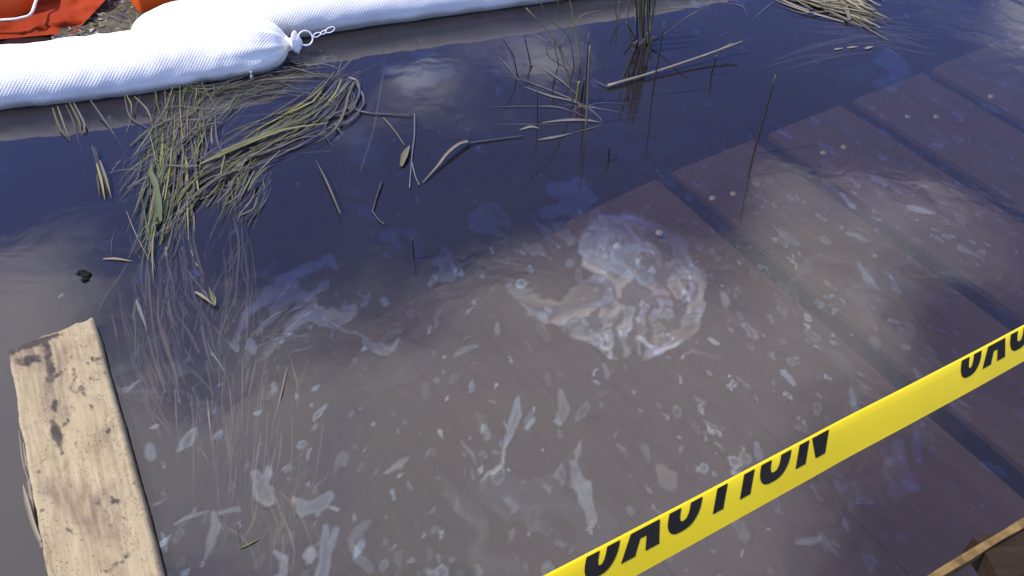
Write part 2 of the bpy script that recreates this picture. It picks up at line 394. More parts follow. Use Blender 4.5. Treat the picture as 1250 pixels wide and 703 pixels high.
# tied neck, ring, clip
nk0, nk1 = p1[-1], P(367, 53, .05)
path = crom([p1[-3], nk0.lerp(nk1, .35), nk1], 14)
v, f, uv = tube(path, [.030, .028, .024, .020, .018, .018, .020, .023, .026, .028, .027, .024, .018, .012], 26, .55, 5, 1, 110)
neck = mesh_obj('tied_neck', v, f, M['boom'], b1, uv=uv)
def torus(c, rad, r, nrm, n=24, m_=8, sx=1.0, ax=None):
    nrm = nrm.normalized(); a = (ax or nrm.orthogonal()); a = (a - nrm * a.dot(nrm)).normalized(); b_ = nrm.cross(a); V = []; Fc = []
    for i in range(n):
        u = 2 * math.pi * i / n; d = a * math.cos(u) * sx + b_ * math.sin(u); e = (a * math.cos(u) + b_ * math.sin(u)).normalized()
        for j in range(m_):
            w = 2 * math.pi * j / m_; V.append(c + d * rad + e * math.cos(w) * r + nrm * math.sin(w) * r)
    for i in range(n):
        for j in range(m_): Fc.append((i * m_ + j, ((i + 1) % n) * m_ + j, ((i + 1) % n) * m_ + (j + 1) % m_, i * m_ + (j + 1) % m_))
    return V, Fc
vd = Vector((0, 0, H)) - nk1
rc = P(373, 47, .06)
v, f = torus(rc, .021, .0024, vd + Vector((.3, 0, .2)))
mesh_obj('ring', v, f, M['steel'], b1)
along = (P(415, 32, .075) - P(386, 45, .065))
for i in range(3):
    c = P(387, 43, .068).lerp(P(403, 37, .078), i / 2)
    v, f = torus(c, (.0055, .0045, .007)[i], .0016, (vd.cross(along) + vd * .35 if i == 1 else vd), 18, 6, 2.1, along)
    mesh_obj('chain_link', v, f, M['steel'], b1)
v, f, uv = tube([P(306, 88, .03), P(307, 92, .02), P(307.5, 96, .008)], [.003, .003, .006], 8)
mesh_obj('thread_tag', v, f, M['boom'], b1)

# ------------------------------------------------------------------ orange containment boom behind
ob = empty('containment_boom', P(10, -10, 0), 'orange vinyl containment boom with a wet red skirt behind the white boom', 'boom')
pts = crom([P(-260, 10, .06), P(-90, -2, .06), P(-10, -8, .06), P(44, -14, .05)], 40)
v, f, uv = tube(pts, [.13] * 30 + [.13, .128, .125, .12, .115, .105, .095, .08, .06, .03], 32, .06, 12)
mesh_obj('float_tube', v, f, M['orange'], ob, uv=uv)
pts = crom([P(152, -16, .05), P(200, -24, .05), P(330, -46, .05), P(520, -80, .05)], 40)
v, f, uv = tube(pts, [.03, .06, .09, .11, .12] + [.125] * 35, 32, .06, 14)
mesh_obj('float_tube', v, f, M['orange'], ob, uv=uv)
def wavy(px_quad, nu, nv, zf, seed):
    V = []; a, b_, c, d = px_quad
    for j in range(nv + 1):
        for i in range(nu + 1):
            u, w = i / nu, j / nv
            x = (a[0] * (1 - u) + b_[0] * u) * (1 - w) + (d[0] * (1 - u) + c[0] * u) * w
            y = (a[1] * (1 - u) + b_[1] * u) * (1 - w) + (d[1] * (1 - u) + c[1] * u) * w
            V.append(P(x, y, zf(u, w) + .022 * float(fbm(np.array([u * 5]), np.array([w * 3]), seed, 4)[0])))
    Fc = [(j * (nu + 1) + i, j * (nu + 1) + i + 1, (j + 1) * (nu + 1) + i + 1, (j + 1) * (nu + 1) + i) for j in range(nv) for i in range(nu)]
    return V, Fc
v, f = wavy([(-150, 14), (146, -18), (92, 40), (-150, 62)], 40, 16, lambda u, w: .035 - .03 * w, 31)
mesh_obj('skirt', v, f, M['redskirt'], ob)
pth = crom([P(-120, 30, .055), P(0, 25, .055), P(26, 22, .055), P(38, 17, .06), P(44, 2, .07), P(50, -12, .07)], 30)
v, f, uv = tube(pth, [.0045] * 30, 8, .2, 4)
mesh_obj('hem', v, f, M['hem'], ob)

# ------------------------------------------------------------------ floating board
ZB = .028
A_, B_, Cc = P(9, 426, ZB), P(113, 386, ZB), P(200, 703, ZB)
bl = (Cc - B_).normalized(); bwv = A_ - B_; bw = bwv.length
bs = -bwv.normalized(); sk = bs.dot(bl); bs_p = (bs - bl * sk).normalized(); bwid = bw * math.sqrt(1 - sk * sk)
print('board width', bwid, 'skew', sk)
LB = 1.0; nu, nv = 74, 300
u = np.linspace(0, bwid, nu + 1); s = np.linspace(0, LB, nv + 1)
Ug, Sg = np.meshgrid(u, s)
edge = .004 * fbm(s * 16, s * 0 + 3.1, 5, 4); edge2 = .0022 * fbm(s * 16, s * 0 + 8.1, 9, 4)
fr_ = Ug / bwid
Uo = Ug + edge[:, None] * (1 - fr_) + edge2[:, None] * fr_
skw = -sk * bw / bwid
So = Sg + (bwid - Ug) * 0 
org = A_
# end line runs from A_ to B_; lengths run along bl
t_ab = Ug / bwid
top = np.zeros((nv + 1, nu + 1, 3))
endj = .004 * fbm(u * 60, u * 0 + 1.0, 21, 3)
for i_ in range(3):
    top[..., i_] = org[i_] + (B_ - A_)[i_] * t_ab + bl[i_] * (Sg + endj[None, :] * np.clip(1 - Sg / .05, 0, 1)) + bs_p[i_] * (Uo - Ug)
edge_d = np.minimum(np.minimum(Ug, bwid - Ug), Sg)
top[..., 2] = ZB - .004 * (1 - sstep(0, .006, edge_d)) + .0012 * fbm(Ug * 90, Sg * 8, 7, 3)
PXb, PYb = to_px(top[..., 0], top[..., 1], ZB)
wx = PXb + 4 * fbm(PXb * .08, PYb * .08, 3) + 2.5 * fbm(PXb * .3, PYb * .3, 5); wy = PYb + 5 * fbm(PXb * .08, PYb * .08, 4)
mud_str = [[(12, 428, 5), (40, 418, 6), (72, 408, 3)], [(25, 440, 6), (45, 438, 5)], [(56, 415, 4), (60, 445, 6), (64, 462, 4)], [(60, 463, 4), (75, 455, 2)],
           [(66, 490, 4), (66, 500, 3)], [(65, 515, 4), (70, 530, 6), (74, 555, 1)], [(92, 452, 2), (87, 476, 1.5)], [(98, 474, 3), (102, 484, 2)],
           [(132, 525, 3.4)], [(112, 495, 2)], [(92, 500, 2)], [(84, 512, 3), (78, 520, 2)], [(87, 436, 1.5)], [(113, 436, 3)], [(119, 437, 2)], [(128, 453, 2)],
           [(110, 460, 1.3), (120, 462, 1.3)], [(138, 611, 4), (144, 609, 2)], [(137, 640, 2)], [(150, 632, 2)], [(152, 677, 4)], [(140, 690, 2), (150, 684, 2)], [(130, 698, 1.5), (138, 694, 1)],
           [(118, 612, 2), (122, 606, 1)], [(52, 622, 2)], [(48, 575, 2)], [(60, 560, 1.2), (52, 566, 1.2)], [(80, 644, 2), (90, 650, 1.5)]]
mr = random.Random(5)
for _ in range(170):
    q = mr.uniform(0, 1); yy = 400 + 300 * mr.random(); xl = 10 + (yy - 425) * .162; xr = 115 + (yy - 385) * .267
    xx = xl + (xr - xl) * q; mud_str.append([(xx, yy, mr.choice([.1, .2, .3, .5, .9]))])
mud = sstep(1.6, -2.2, stroke_sdf(wx, wy, mud_str) + 2.2 * fbm(PXb * .3, PYb * .3, 6)) * np.clip(1 + .5 * fbm(PXb * .12, PYb * .12, 66), 0, 1)
smear = np.clip(.55 + .9 * fbm(Ug * 160, Sg * 26, 91, 4), 0, 1) * sstep(18, -6, stroke_sdf(wx, wy, [[(20, 430, 10), (60, 430, 12), (68, 500, 8)], [(70, 600, 10), (130, 640, 12)], [(110, 612, 6), (140, 600, 5)]]) + 9 * fbm(PXb * .06, PYb * .06, 17))
vt = top.reshape(-1, 3); idx = np.arange((nv + 1) * (nu + 1)).reshape(nv + 1, nu + 1)
fq = np.stack([idx[:-1, :-1], idx[1:, :-1], idx[1:, 1:], idx[:-1, 1:]], -1).reshape(-1, 4)
per = np.concatenate([idx[0, :], idx[1:, -1], idx[-1, -2::-1], idx[-2:0:-1, 0]])
n0 = len(vt); nper = len(per); TH = .042
skirt_v = vt[per].copy(); skirt_v[:, 2] = ZB - TH
vt2 = np.concatenate([vt, skirt_v])
sk_f = np.array([(per[i], n0 + i, n0 + (i + 1) % nper, per[(i + 1) % nper]) for i in range(nper)])[:, ::-1]
att_m = np.concatenate([mud.ravel(), np.full(nper, .55)]); att_s = np.concatenate([smear.ravel(), np.full(nper, .8)])
grain = np.concatenate([np.stack([Ug.ravel(), Sg.ravel()], 1), np.stack([np.zeros(nper), np.arange(nper) * .003], 1)])
m, t, o = new_mat('weathered_board'); b = pbsdf(t, o, .65, .3)
am = N(t, 'ShaderNodeAttribute', attribute_name='mud'); asm = N(t, 'ShaderNodeAttribute', attribute_name='smear')
mp = N(t, 'ShaderNodeMapping'); mp.inputs['Scale'].default_value = (60, 5, 1); link(t, N(t, 'ShaderNodeTexCoord').outputs['UV'], mp.inputs[0])
gf = noise(t, 1.5, 6, .6, 1.2, mp.outputs[0])
base = ramp(t, gf, [(.25, (.225, .168, .086)), (.45, (.285, .220, .118)), (.7, (.345, .272, .152))])
mp2 = N(t, 'ShaderNodeMapping'); mp2.inputs['Scale'].default_value = (14, 9, 1); link(t, N(t, 'ShaderNodeTexCoord').outputs['UV'], mp2.inputs[0])
bl_n = noise(t, 1.2, 6, .65, 1.0, mp2.outputs[0])
m0 = N(t, 'ShaderNodeMix', data_type='RGBA', blend_type='MULTIPLY'); m0.inputs['Factor'].default_value = 1
link(t, base, m0.inputs['A']); link(t, ramp(t, bl_n, [(.3, (.72, .69, .64)), (.5, (1, 1, 1)), (.7, (1.08, 1.06, 1.02))]), m0.inputs['B'])
m1 = N(t, 'ShaderNodeMix', data_type='RGBA'); link(t, math_node(t, 'MULTIPLY', asm.outputs['Fac'], .85), m1.inputs['Factor']); link(t, m0.outputs['Result'], m1.inputs['A']); m1.inputs['B'].default_value = (.13, .09, .055, 1)
m2 = N(t, 'ShaderNodeMix', data_type='RGBA'); link(t, math_node(t, 'MULTIPLY', am.outputs['Fac'], .92), m2.inputs['Factor']); link(t, m1.outputs['Result'], m2.inputs['A']); m2.inputs['B'].default_value = (.022, .016, .013, 1)
mp3 = N(t, 'ShaderNodeMapping'); mp3.inputs['Scale'].default_value = (1, .6, 1); link(t, N(t, 'ShaderNodeTexCoord').outputs['UV'], mp3.inputs[0])
spk = math_node(t, 'MULTIPLY', ramp(t, noise(t, 260, 3, .6, .4, mp3.outputs[0]), [(.57, (0, 0, 0)), (.65, (1, 1, 1))]), ramp(t, noise(t, 24, 3, .6, .4, mp3.outputs[0]), [(.42, (0, 0, 0)), (.58, (1, 1, 1))]))
m3 = N(t, 'ShaderNodeMix', data_type='RGBA'); link(t, math_node(t, 'MULTIPLY', spk, .75), m3.inputs['Factor']); link(t, m2.outputs['Result'], m3.inputs['A']); m3.inputs['B'].default_value = (.05, .036, .025, 1)
link(t, m3.outputs['Result'], b.inputs['Base Color']); bump(t, gf, .35, .002, b); M['board'] = m
board = empty('floating_board', (A_ + B_) / 2 - Vector((0, 0, ZB)), 'mud spotted pale lumber board floating on the oily water', 'board')
mesh_obj('board_body', vt2, np.concatenate([fq, sk_f]), M['board'], board, attrs={'mud': att_m, 'smear': att_s}, uv=grain)
def blade_geo(pts, w, n=9, fold=.25, z_up=Vector((0, 0, 1)), taper=(.5, 1.0, .12)):
    c = crom(pts, n); V = []; Fc = []
    for i, p in enumerate(c):
        tg = (c[min(i + 1, n - 1)] - c[max(i - 1, 0)])
        if tg.length < 1e-9: tg = Vector((1, 0, 0))
        tg.normalize(); sd_ = tg.cross(z_up)
        if sd_.length < .2: sd_ = tg.cross(Vector((0, 1, 0)))
        sd_.normalize(); nn = sd_.cross(tg)
        u = i / (n - 1); k = taper[0] + (taper[1] - taper[0]) * min(1, u / .35) if u < .35 else taper[1] + (taper[2] - taper[1]) * ((u - .35) / .65) ** 1.5
        V += [p - sd_ * w * k * .5 + nn * w * fold * k, p, p + sd_ * w * k * .5 + nn * w * fold * k]
    for i in range(n - 1):
        a = i * 3; Fc += [(a, a + 3, a + 4, a + 1), (a + 1, a + 4, a + 5, a + 2)]
    return V, Fc
for pts, w in (([(29, 540, .02), (36, 590, .012), (44, 640, .012), (52, 668, .02)], .006), ([(29, 592, .012), (34, 612, .012), (42, 640, .016), (50, 660, .02)], .008), ([(24, 525, .022), (28, 560, .016), (35, 585, .016)], .004)):
    v, f = blade_geo([P(x - 1, y, z) for x, y, z in pts], w, 8, .5, taper=(.3, 1, .8))
    mesh_obj('splinter', v, f, M['straw'], board)

# ------------------------------------------------------------------ grass and reeds
def blade(parent, pts, w, mat, name='blade', n=9, fold=.25, taper=(.5, 1.0, .12)):
    v, f = blade_geo(pts, w, n, fold, taper=taper)
    return mesh_obj(name, v, f, mat, parent)
def stem(parent, pts, r0, r1, mat, name='stalk', n=10, sides=7, lump=.12):
    c = crom(pts, n); v, f, uv = tube(c, [(r0 + (r1 - r0) * i / (n - 1)) * .72 for i in range(n)], sides, lump, rnd.randint(1, 99), 1, 60)
    return mesh_obj(name, v, f, mat, parent)
def flow(parent, guide, spread, count, mats, w=(.002, .0065), span=(.15, .7), z=(-.012, .014), wob=1.0, name='blade'):
    g = [Vector((x, y, 0)) for x, y in guide]
    fine = crom(g, 60)
    for _ in range(count):
        ln = rnd.uniform(*span); t0 = rnd.uniform(0, 1 - ln); o0 = rnd.gauss(0, spread); o1 = o0 + rnd.gauss(0, spread * rnd.choice([.5, .8, 1.6]))
        z0, z1 = rnd.uniform(*z), rnd.uniform(*z); kink = rnd.gauss(0, spread * .16 * wob)
        pts = []
        for i in range(5):
            u = t0 + ln * i / 4; k = min(int(u * 59), 58); p = fine[k].lerp(fine[k + 1], u * 59 - k)
            tg = (fine[k + 1] - fine[k]).normalized(); nn = Vector((-tg.y, tg.x, 0))
            q = p + nn * (o0 + (o1 - o0) * i / 4 + kink * math.sin(i * 1.6))
            pts.append(P(q.x, q.y, z0 + (z1 - z0) * i / 4))
        if rnd.random() < .5: pts.reverse()
        blade(parent, pts, rnd.uniform(*w) * (1.5 if rnd.random() < .12 else 1), M[rnd.choice(mats)], name, n=8)

g1 = empty('flattened_grass', P(230, 200, 0), 'large flattened mat of dead marsh grass beside the tied boom end', 'grass clump')
def thatch(parent, guides, count, mat, w=(.0012, .003), z=(-.035, .008)):
    V = []; Fc = []
    for _ in range(count):
        guide, spread = rnd.choice(guides); fine = crom([Vector((x, y, 0)) for x, y in guide], 40)
        u0 = rnd.random(); k = min(int(u0 * 39), 38); p = fine[k]; tg = (fine[k + 1] - fine[k]).normalized(); nn = Vector((-tg.y, tg.x, 0))
        c = p + nn * rnd.gauss(0, spread); a = rnd.gauss(0, .26); l = rnd.uniform(8, 36)
        d = Vector((tg.x * math.cos(a) - tg.y * math.sin(a), tg.x * math.sin(a) + tg.y * math.cos(a), 0)); e = Vector((-d.y, d.x, 0)) * rnd.gauss(0, 3)
        z0, z1 = rnd.uniform(*z), rnd.uniform(*z)
        pts = [P((c - d * l).x, (c - d * l).y, z0), P((c + e).x, (c + e).y, (z0 + z1) / 2), P((c + d * l).x, (c + d * l).y, z1)]
        v, f = blade_geo(pts, rnd.uniform(*w), 5); b0 = len(V); V += v; Fc += [tuple(i + b0 for i in q) for q in f]
    return tag(mesh_obj('thatch', V, Fc, mat, parent), kind='stuff')
TG = [([(218, 100), (214, 150), (208, 200), (196, 260), (180, 318)], 15), ([(425, 85), (398, 128), (350, 158), (285, 195), (230, 235), (185, 300)], 12), ([(215, 108), (260, 112), (330, 98), (390, 92)], 10), ([(275, 120), (225, 165), (150, 228)], 14), ([(300, 200), (280, 250)], 14)]
thatch(g1, TG, 420, M['grey']); thatch(g1, TG, 260, M['dry']); thatch(g1, TG, 200, M['stalk']); thatch(g1, TG, 200, M['olive']); thatch(g1, TG, 40, M['straw'], (.0015, .004), (.004, .016)); thatch(g1, TG, 90, M['green'], (.0015, .004), (.004, .016))
flow(g1, [(218, 100), (214, 150), (208, 200), (196, 260), (180, 318)], 14, 70, ['olive', 'olive', 'dry', 'dry', 'grey', 'green', 'stalk'])
flow(g1, [(425, 85), (398, 128), (350, 158), (285, 195), (230, 235), (185, 300)], 12, 84, ['olive', 'olive', 'dry', 'grey', 'green', 'stalk'], span=(.15, .55))
flow(g1, [(405, 158), (355, 175), (300, 195), (255, 215), (225, 245)], 12, 50, ['grey', 'grey', 'dry', 'stalk'], span=(.2, .7))
flow(g1, [(275, 120), (250, 145), (225, 165), (185, 195), (150, 228)], 13, 34, ['grey', 'dry', 'olive'], span=(.25, .6))
flow(g1, [(215, 108), (260, 112), (330, 96), (390, 92), (425, 98)], 9, 34, ['grey', 'dry', 'grey'], span=(.3, .7))
flow(g1, [(300, 205), (290, 235), (272, 255)], 13, 22, ['grey', 'dry'], span=(.5, .9))
flow(g1, [(430, 95), (438, 120), (424, 140), (400, 150), (415, 175)], 7, 14, ['grey'], span=(.3, .7))
flow(g1, [(250, 130), (235, 160), (225, 190)], 18, 24, ['grey', 'dry'], span=(.4, .8))
for pts, w, mt in (([(245, 200), (300, 176), (350, 158), (398, 151)], .010, 'olive'), ([(270, 185), (330, 162), (400, 150)], .008, 'straw'),
                   ([(250, 196), (320, 165), (372, 144), (398, 128)], .011, 'olive'), ([(228, 245), (270, 215), (300, 205)], .009, 'dry'),
                   ([(195, 250), (190, 225), (184, 210), (186, 200)], .012, 'green'), ([(303, 233), (312, 217), (330, 202)], .007, 'green'),
                   ([(202, 202), (228, 203), (246, 202)], .006, 'olive'), ([(415, 260), (398, 220), (385, 195)], .0032, 'dry'), ([(196, 270), (193, 240), (190, 225)], .012, 'green')):
    blade(g1, [P(x, y, .016) for x, y in pts], w * 1.25, M[mt], fold=.12)
# strands joined to the right side of the mat
g1b = empty('grass_strand', P(440, 138, 0), 'pale drifting strand reaching out of the flattened grass mat', 'grass strand')
stem(g1b, [P(400, 146, .006), P(425, 132, .006), P(447, 138, .004), P(480, 140, .004), P(506, 142, .004)], .004, .0025, M['grey'])
stem(g1b, [P(425, 95, .012), P(437, 100, .01), P(438, 118, .008), P(426, 134, .006)], .005, .004, M['grey'])

def tuft(name, label, cat, items, group=None, base=None):
    x, y = base or items[0][0][0][:2]
    e = empty(name, P(x, y, 0), label, cat, group)
    for pts, w, mt in items: blade(e, [P(*q) if len(q) == 3 else P(q[0], q[1], .002) for q in pts], w * .7, M[mt], fold=.1)
    return e
tuft('grass_tuft', 'thin olive grass tuft poking out beneath the white boom', 'grass tuft',
     [([(64, 132, .03), (72, 155, .012), (84, 172, .003)], .009, 'olive'), ([(70, 130, .03), (78, 152, .012), (86, 172, .004)], .006, 'dry'),
      ([(80, 128, .03), (90, 150, .012), (101, 192, -.01)], .005, 'grey'), ([(85, 126, .03), (96, 148, .012), (99, 163, .004)], .009, 'olive'), ([(90, 126, .03), (103, 152, .012), (99, 166, .004)], .009, 'grey')])
tuft('grass_tuft', 'two grey grass blades floating out beneath the middle of the white boom', 'grass tuft',
     [([(110, 122, .03), (128, 148, .008), (154, 186, -.01)], .007, 'grey'), ([(152, 118, .03), (158, 142, .008), (172, 152, .004), (192, 164, .002)], .006, 'grey'),
      ([(154, 116, .03), (160, 128, .02), (160, 142, .01)], .006, 'olive'), ([(164, 118, .03), (180, 135, .012), (188, 160, .004)], .008, 'dry')])
tuft('dead_stubble', 'short dark broken stubble tuft standing left of the grass mat', 'grass tuft',
     [([(112, 178, .01), (118, 198, .008), (126, 240, .004)], .009, 'stalk'), ([(116, 180, .012), (122, 205, .01), (133, 236, .006)], .010, 'stalk'),
      ([(118, 200, .014), (124, 222, .012), (128, 244, .006)], .009, 'olive'), ([(122, 196, .014), (130, 220, .012), (136, 242, .006)], .009, 'dry'), ([(118, 212, .014), (120, 228, .01), (122, 240, .006)], .006, 'dry')])
flow_s = empty('sunken_grass', P(250, 420, 0), 'faint drowned grass strands trailing below the flattened mat', 'grass clump')
flow(flow_s, [(190, 300), (195, 360), (205, 430), (225, 500)], 22, 40, ['grey', 'grey', 'sunk'], w=(.004, .008), z=(-.05, -.003), span=(.3, .7))
flow(flow_s, [(215, 230), (220, 290), (228, 340), (230, 380)], 12, 36, ['grey', 'grey', 'dry'], w=(.004, .008), z=(-.05, .004), span=(.3, .7))
flow(flow_s, [(150, 330), (165, 400), (185, 480), (215, 540)], 16, 26, ['grey', 'sunk'], w=(.004, .007), z=(-.06, -.005), span=(.3, .7))
flow(flow_s, [(280, 250), (288, 320), (284, 390), (275, 460)], 18, 22, ['sunk', 'grey'], w=(.003, .006), z=(-.06, -.006), span=(.3, .7))
flow(flow_s, [(320, 240), (270, 280), (235, 320)], 14, 14, ['sunk', 'grey'], w=(.003, .006), z=(-.1, -.02), span=(.4, .8))
flow(flow_s, [(390, 400), (340, 420), (310, 470)], 18, 10, ['sunk'], w=(.004, .007), z=(-.12, -.03), span=(.4, .8))
reeds = empty('sunken_reeds', P(275, 590, BED), 'upright drowned reed stalks under the water beside the floating board', 'reed clump')
for i in range(60):
    xt = min(395, max(205, rnd.gauss(290, 50))); yt = rnd.uniform(420, 545); ln_ = rnd.uniform(45, 135); yb = yt + ln_; xb = xt + (272 - xt) * .0022 * ln_ + rnd.gauss(0, 9)
    z0 = rnd.uniform(-.045, -.002)
    stem(reeds, [P(xt, yt, z0 * .6), P((xt + xb) / 2 + rnd.gauss(0, 3.5), (yt + yb) / 2, z0), P(xb, yb, z0 - .06)], rnd.uniform(.0018, .0045), .0018, M[rnd.choice(['sunk', 'sunk', 'dry', 'grey'])], n=7, sides=5)
flow(reeds, [(310, 590), (330, 640), (330, 700)], 28, 18, ['sunk'], w=(.004, .007), z=(-.12, -.04), span=(.4, .8))
flow(reeds, [(390, 555), (360, 595), (335, 640)], 12, 8, ['sunk'], w=(.003, .005), z=(-.08, -.02), span=(.4, .8))

def standing(parent, xb, yb, xt, yt, r0, r1, mat, bend=0, name='stalk'):
    b0 = P(xb, yb, 0); tp = stand(xt, yt, b0); lo = b0 + (b0 - tp).normalized() * .08; lo.z = min(lo.z, -.06)
    mid = b0.lerp(tp, .55) + Vector((bend, 0, 0))
    return stem(parent, [lo, b0, mid, tp], r0, r1, mat, name, n=12)
# central reed cluster
rc_ = empty('reed_cluster', P(716, 120, 0), 'broken reed cluster with dark upright stalk and floating pale leaves', 'reed clump')
standing(rc_, 713, 128, 719, 42, .005, .003, M['stalk'])
standing(rc_, 709, 125, 714, 96, .006, .005, M['stalk']); standing(rc_, 704, 124, 707, 100, .006, .005, M['olive'])
standing(rc_, 716, 152, 720, 56, .004, .003, M['dry'])
standing(rc_, 656, 150, 656, 110, .003, .002, M['stalk']); standing(rc_, 632, 93, 613, 47, .003, .002, M['stalk'], .01)
standing(rc_, 648, 80, 640, 44, .003, .002, M['stalk']); standing(rc_, 644, 94, 650, 80, .003, .003, M['stalk']); standing(rc_, 675, 112, 678, 96, .003, .002, M['stalk'])
for pts, w, mt in (([(622, 93), (655, 104), (690, 118), (712, 128), (730, 142), (736, 150)], .010, 'grey'), ([(640, 106), (670, 117), (700, 124), (716, 134)], .012, 'grey'),
                   ([(662, 150), (690, 147), (715, 147), (734, 150)], .017, 'grey'), ([(652, 130), (680, 131), (700, 137)], .012, 'grey'), ([(634, 159), (648, 155), (658, 157)], .016, 'grey'),
                   ([(656, 171), (676, 168), (698, 163)], .015, 'grey'), ([(574, 175), (600, 172), (628, 168)], .006, 'grey'), ([(600, 131), (640, 130), (668, 131)], .006, 'grey'),
                   ([(600, 152), (650, 152), (690, 152)], .005, 'grey'), ([(608, 69), (622, 84), (634, 100)], .006, 'grey'), ([(662, 84), (684, 98), (704, 115)], .008, 'grey'),
                   ([(725, 99), (736, 104), (744, 108)], .014, 'grey'), ([(735, 135), (720, 130), (700, 135), (734, 152)], .006, 'grey'), ([(697, 163), (720, 157), (737, 152)], .005, 'dry'),
                   ([(618, 60), (630, 90), (660, 105)], .004, 'grey'), ([(690, 128), (726, 132), (760, 138)], .004, 'grey'), ([(700, 133), (735, 126), (770, 128)], .004, 'grey')):
    blade(rc_, [P(x, y, .0015) for x, y in pts], w * .72, M[mt], taper=(.25, 1, .2), fold=.06)
def arch(parent, pts, r, mat):                            # bent stalk above the water: distance of the first point
    b0 = P(pts[0][0], pts[0][1], 0); stem(parent, [b0] + [stand(x, y, b0) for x, y in pts[1:]], r, r * .6, M[mat])
arch(rc_, [(700, 128), (692, 90), (680, 55), (668, 38), (642, 10)], .003, 'olive'); arch(rc_, [(708, 90), (706, 60), (701, 32), (698, 12), (694, -6)], .003, 'olive')
arch(rc_, [(701, 82), (694, 45), (672, 26), (656, -4)], .0025, 'dry'); arch(rc_, [(684, 60), (668, 66), (670, 50), (690, 38), (698, 28)], .0025, 'stalk')
arch(rc_, [(650, 62), (668, 66), (684, 62)], .0025, 'stalk'); arch(rc_, [(683, 58), (692, 42), (700, 30), (712, 18), (735, 13)], .002, 'olive')
arch(rc_, [(682, 80), (676, 48), (682, 18), (680, -6)], .0022, 'olive')
# second reed clump by the far end of the boom
rd = empty('reed_cluster', P(782, 60, 0), 'olive reed clump with long stems near the end of the white boom', 'reed clump')
for i in range(15):
    xb = rnd.uniform(774, 794); yb = rnd.uniform(40, 66); standing(rd, xb, yb, xb + rnd.uniform(-10, 6), rnd.uniform(-60, -5), rnd.uniform(.003, .006), .003, M[rnd.choice(['olive', 'olive', 'dry', 'stalk'])], rnd.gauss(0, .008))
for xb, yb, xt, yt in ((762, 92, 778, 50), (772, 94, 782, 52), (778, 92, 786, 48), (766, 96, 774, 60), (783, 84, 790, 40)):
    standing(rd, xb, yb, xt, yt, .004, .003, M['stalk'])
standing(rd, 772, 66, 775, 52, .010, .008, M['stalk'], name='husk'); standing(rd, 776, 48, 765, 28, .003, .005, M['stalk'])
standing(rd, 793, 60, 798, 45, .004, .004, M['stalk']); standing(rd, 755, 30, 748, 3, .003, .002, M['olive']); standing(rd, 755, 30, 756, 2, .003, .002, M['olive'])
sk1 = empty('reed_stalk', P(796, 117, 0), 'thin dark upright stalk crossing the long floating straw', 'reed stalk')
standing(sk1, 796, 117, 811, 28, .004, .0025, M['stalk'])
sk2 = empty('reed_stalk', P(788, 56, 0), 'thin leaning dark stalk beside the olive reed clump', 'reed stalk')
arch(sk2, [(788, 56), (815, 40), (838, 22), (856, 12)], .0035, 'stalk')
stw = empty('floating_straw', P(800, 90, 0), 'long pale straw floating beside the broken reed cluster', 'straw')
stem(stw, [P(742, 105, .008), P(800, 88, .012), P(860, 68, .022), P(906, 51, .04)], .0065, .004, M['straw'], n=14); stem(stw, [P(858, 69, .022), P(880, 60, .03), P(894, 53, .035)], .003, .002, M['straw'])
for i, (xb, yb, xt, yt, lab) in enumerate(((920, 188, 947, 92, 'slim dark stalk standing above the ends of the sunken planks'), (868, 92, 875, 68, 'short dark stub standing by the tip of the floating straw'),
                               (743, 196, 743, 180, 'small pale tipped stub below the broken reed cluster'), (505, 316, 503, 292, 'small dark stub with a pale collar among blue oil swirls'))):
    e = empty('reed_stub', P(xb, yb, 0), lab, 'reed stalk'); standing(e, xb, yb, xt, yt, .0045, .003, M['stalk'])
    if i == 0:
        for u in (.18, .32, .55, .7): q = P(xb, yb, 0).lerp(stand(xt, yt, P(xb, yb, 0)), u); v, f, uv = tube([q - Vector((0, 0, .005)), q, q + Vector((0, 0, .006))], [.004, .0068 if u < .25 else .005, .004], 8); mesh_obj('joint', v, f, M['straw' if u < .25 else 'olive'], e)
    else:
        q = P(xb, yb, 0).lerp(stand(xt, yt, P(xb, yb, 0)), .45); v, f, uv = tube([q - Vector((0, 0, .006)), q, q + Vector((0, 0, .007))], [.004, .0085, .004], 8, .2); mesh_obj('joint', v, f, M['straw'], e)
lf = empty('drifting_leaf', P(545, 195, 0), 'single curled pale leaf with long stem on dark water', 'leaf')
blade(lf, [P(516, 223, .004), P(535, 202, .008), P(546, 188, .014), P(560, 177, .014), P(572, 174, .006)], .014, M['straw'], n=12, fold=.35, taper=(.12, .55, .9)); stem(lf, [P(572, 175, .006), P(600, 171, .004), P(640, 166, .004)], .0028, .002, M['grey'])
tw = empty('drifting_twig', P(500, 200, 0), 'forked grey twig with seed husk floating right of the grass mat', 'twig')
stem(tw, [P(506, 140, .006), P(506, 165, .004), P(503, 190, .004), P(500, 230, .004)], .0035, .002, M['grey']); stem(tw, [P(502, 195, .004), P(507, 215, .004), P(512, 226, .004)], .003, .002, M['grey'])
blade(tw, [P(490, 203, .004), P(495, 188, .008), P(500, 178, .006)], .018, M['dry'], 'husk'); stem(tw, [P(468, 92, -.02), P(464, 115, -.02), P(456, 160, -.03), P(440, 210, -.05)], .005, .004, M['sunk']); stem(tw, [P(468, 144, .003), P(482, 160, .003), P(494, 178, .003)], .003, .002, M['sunk'])
tw2 = empty('drifting_twig', P(458, 250, 0), 'small dark bent twig floating above blue oil swirls', 'twig')
stem(tw2, [P(466, 222, .006), P(460, 240, .005), P(455, 258, .004)], .0035, .0025, M['stalk']); stem(tw2, [P(455, 258, .004), P(462, 268, .004), P(470, 274, .004)], .003, .0018, M['grey'])
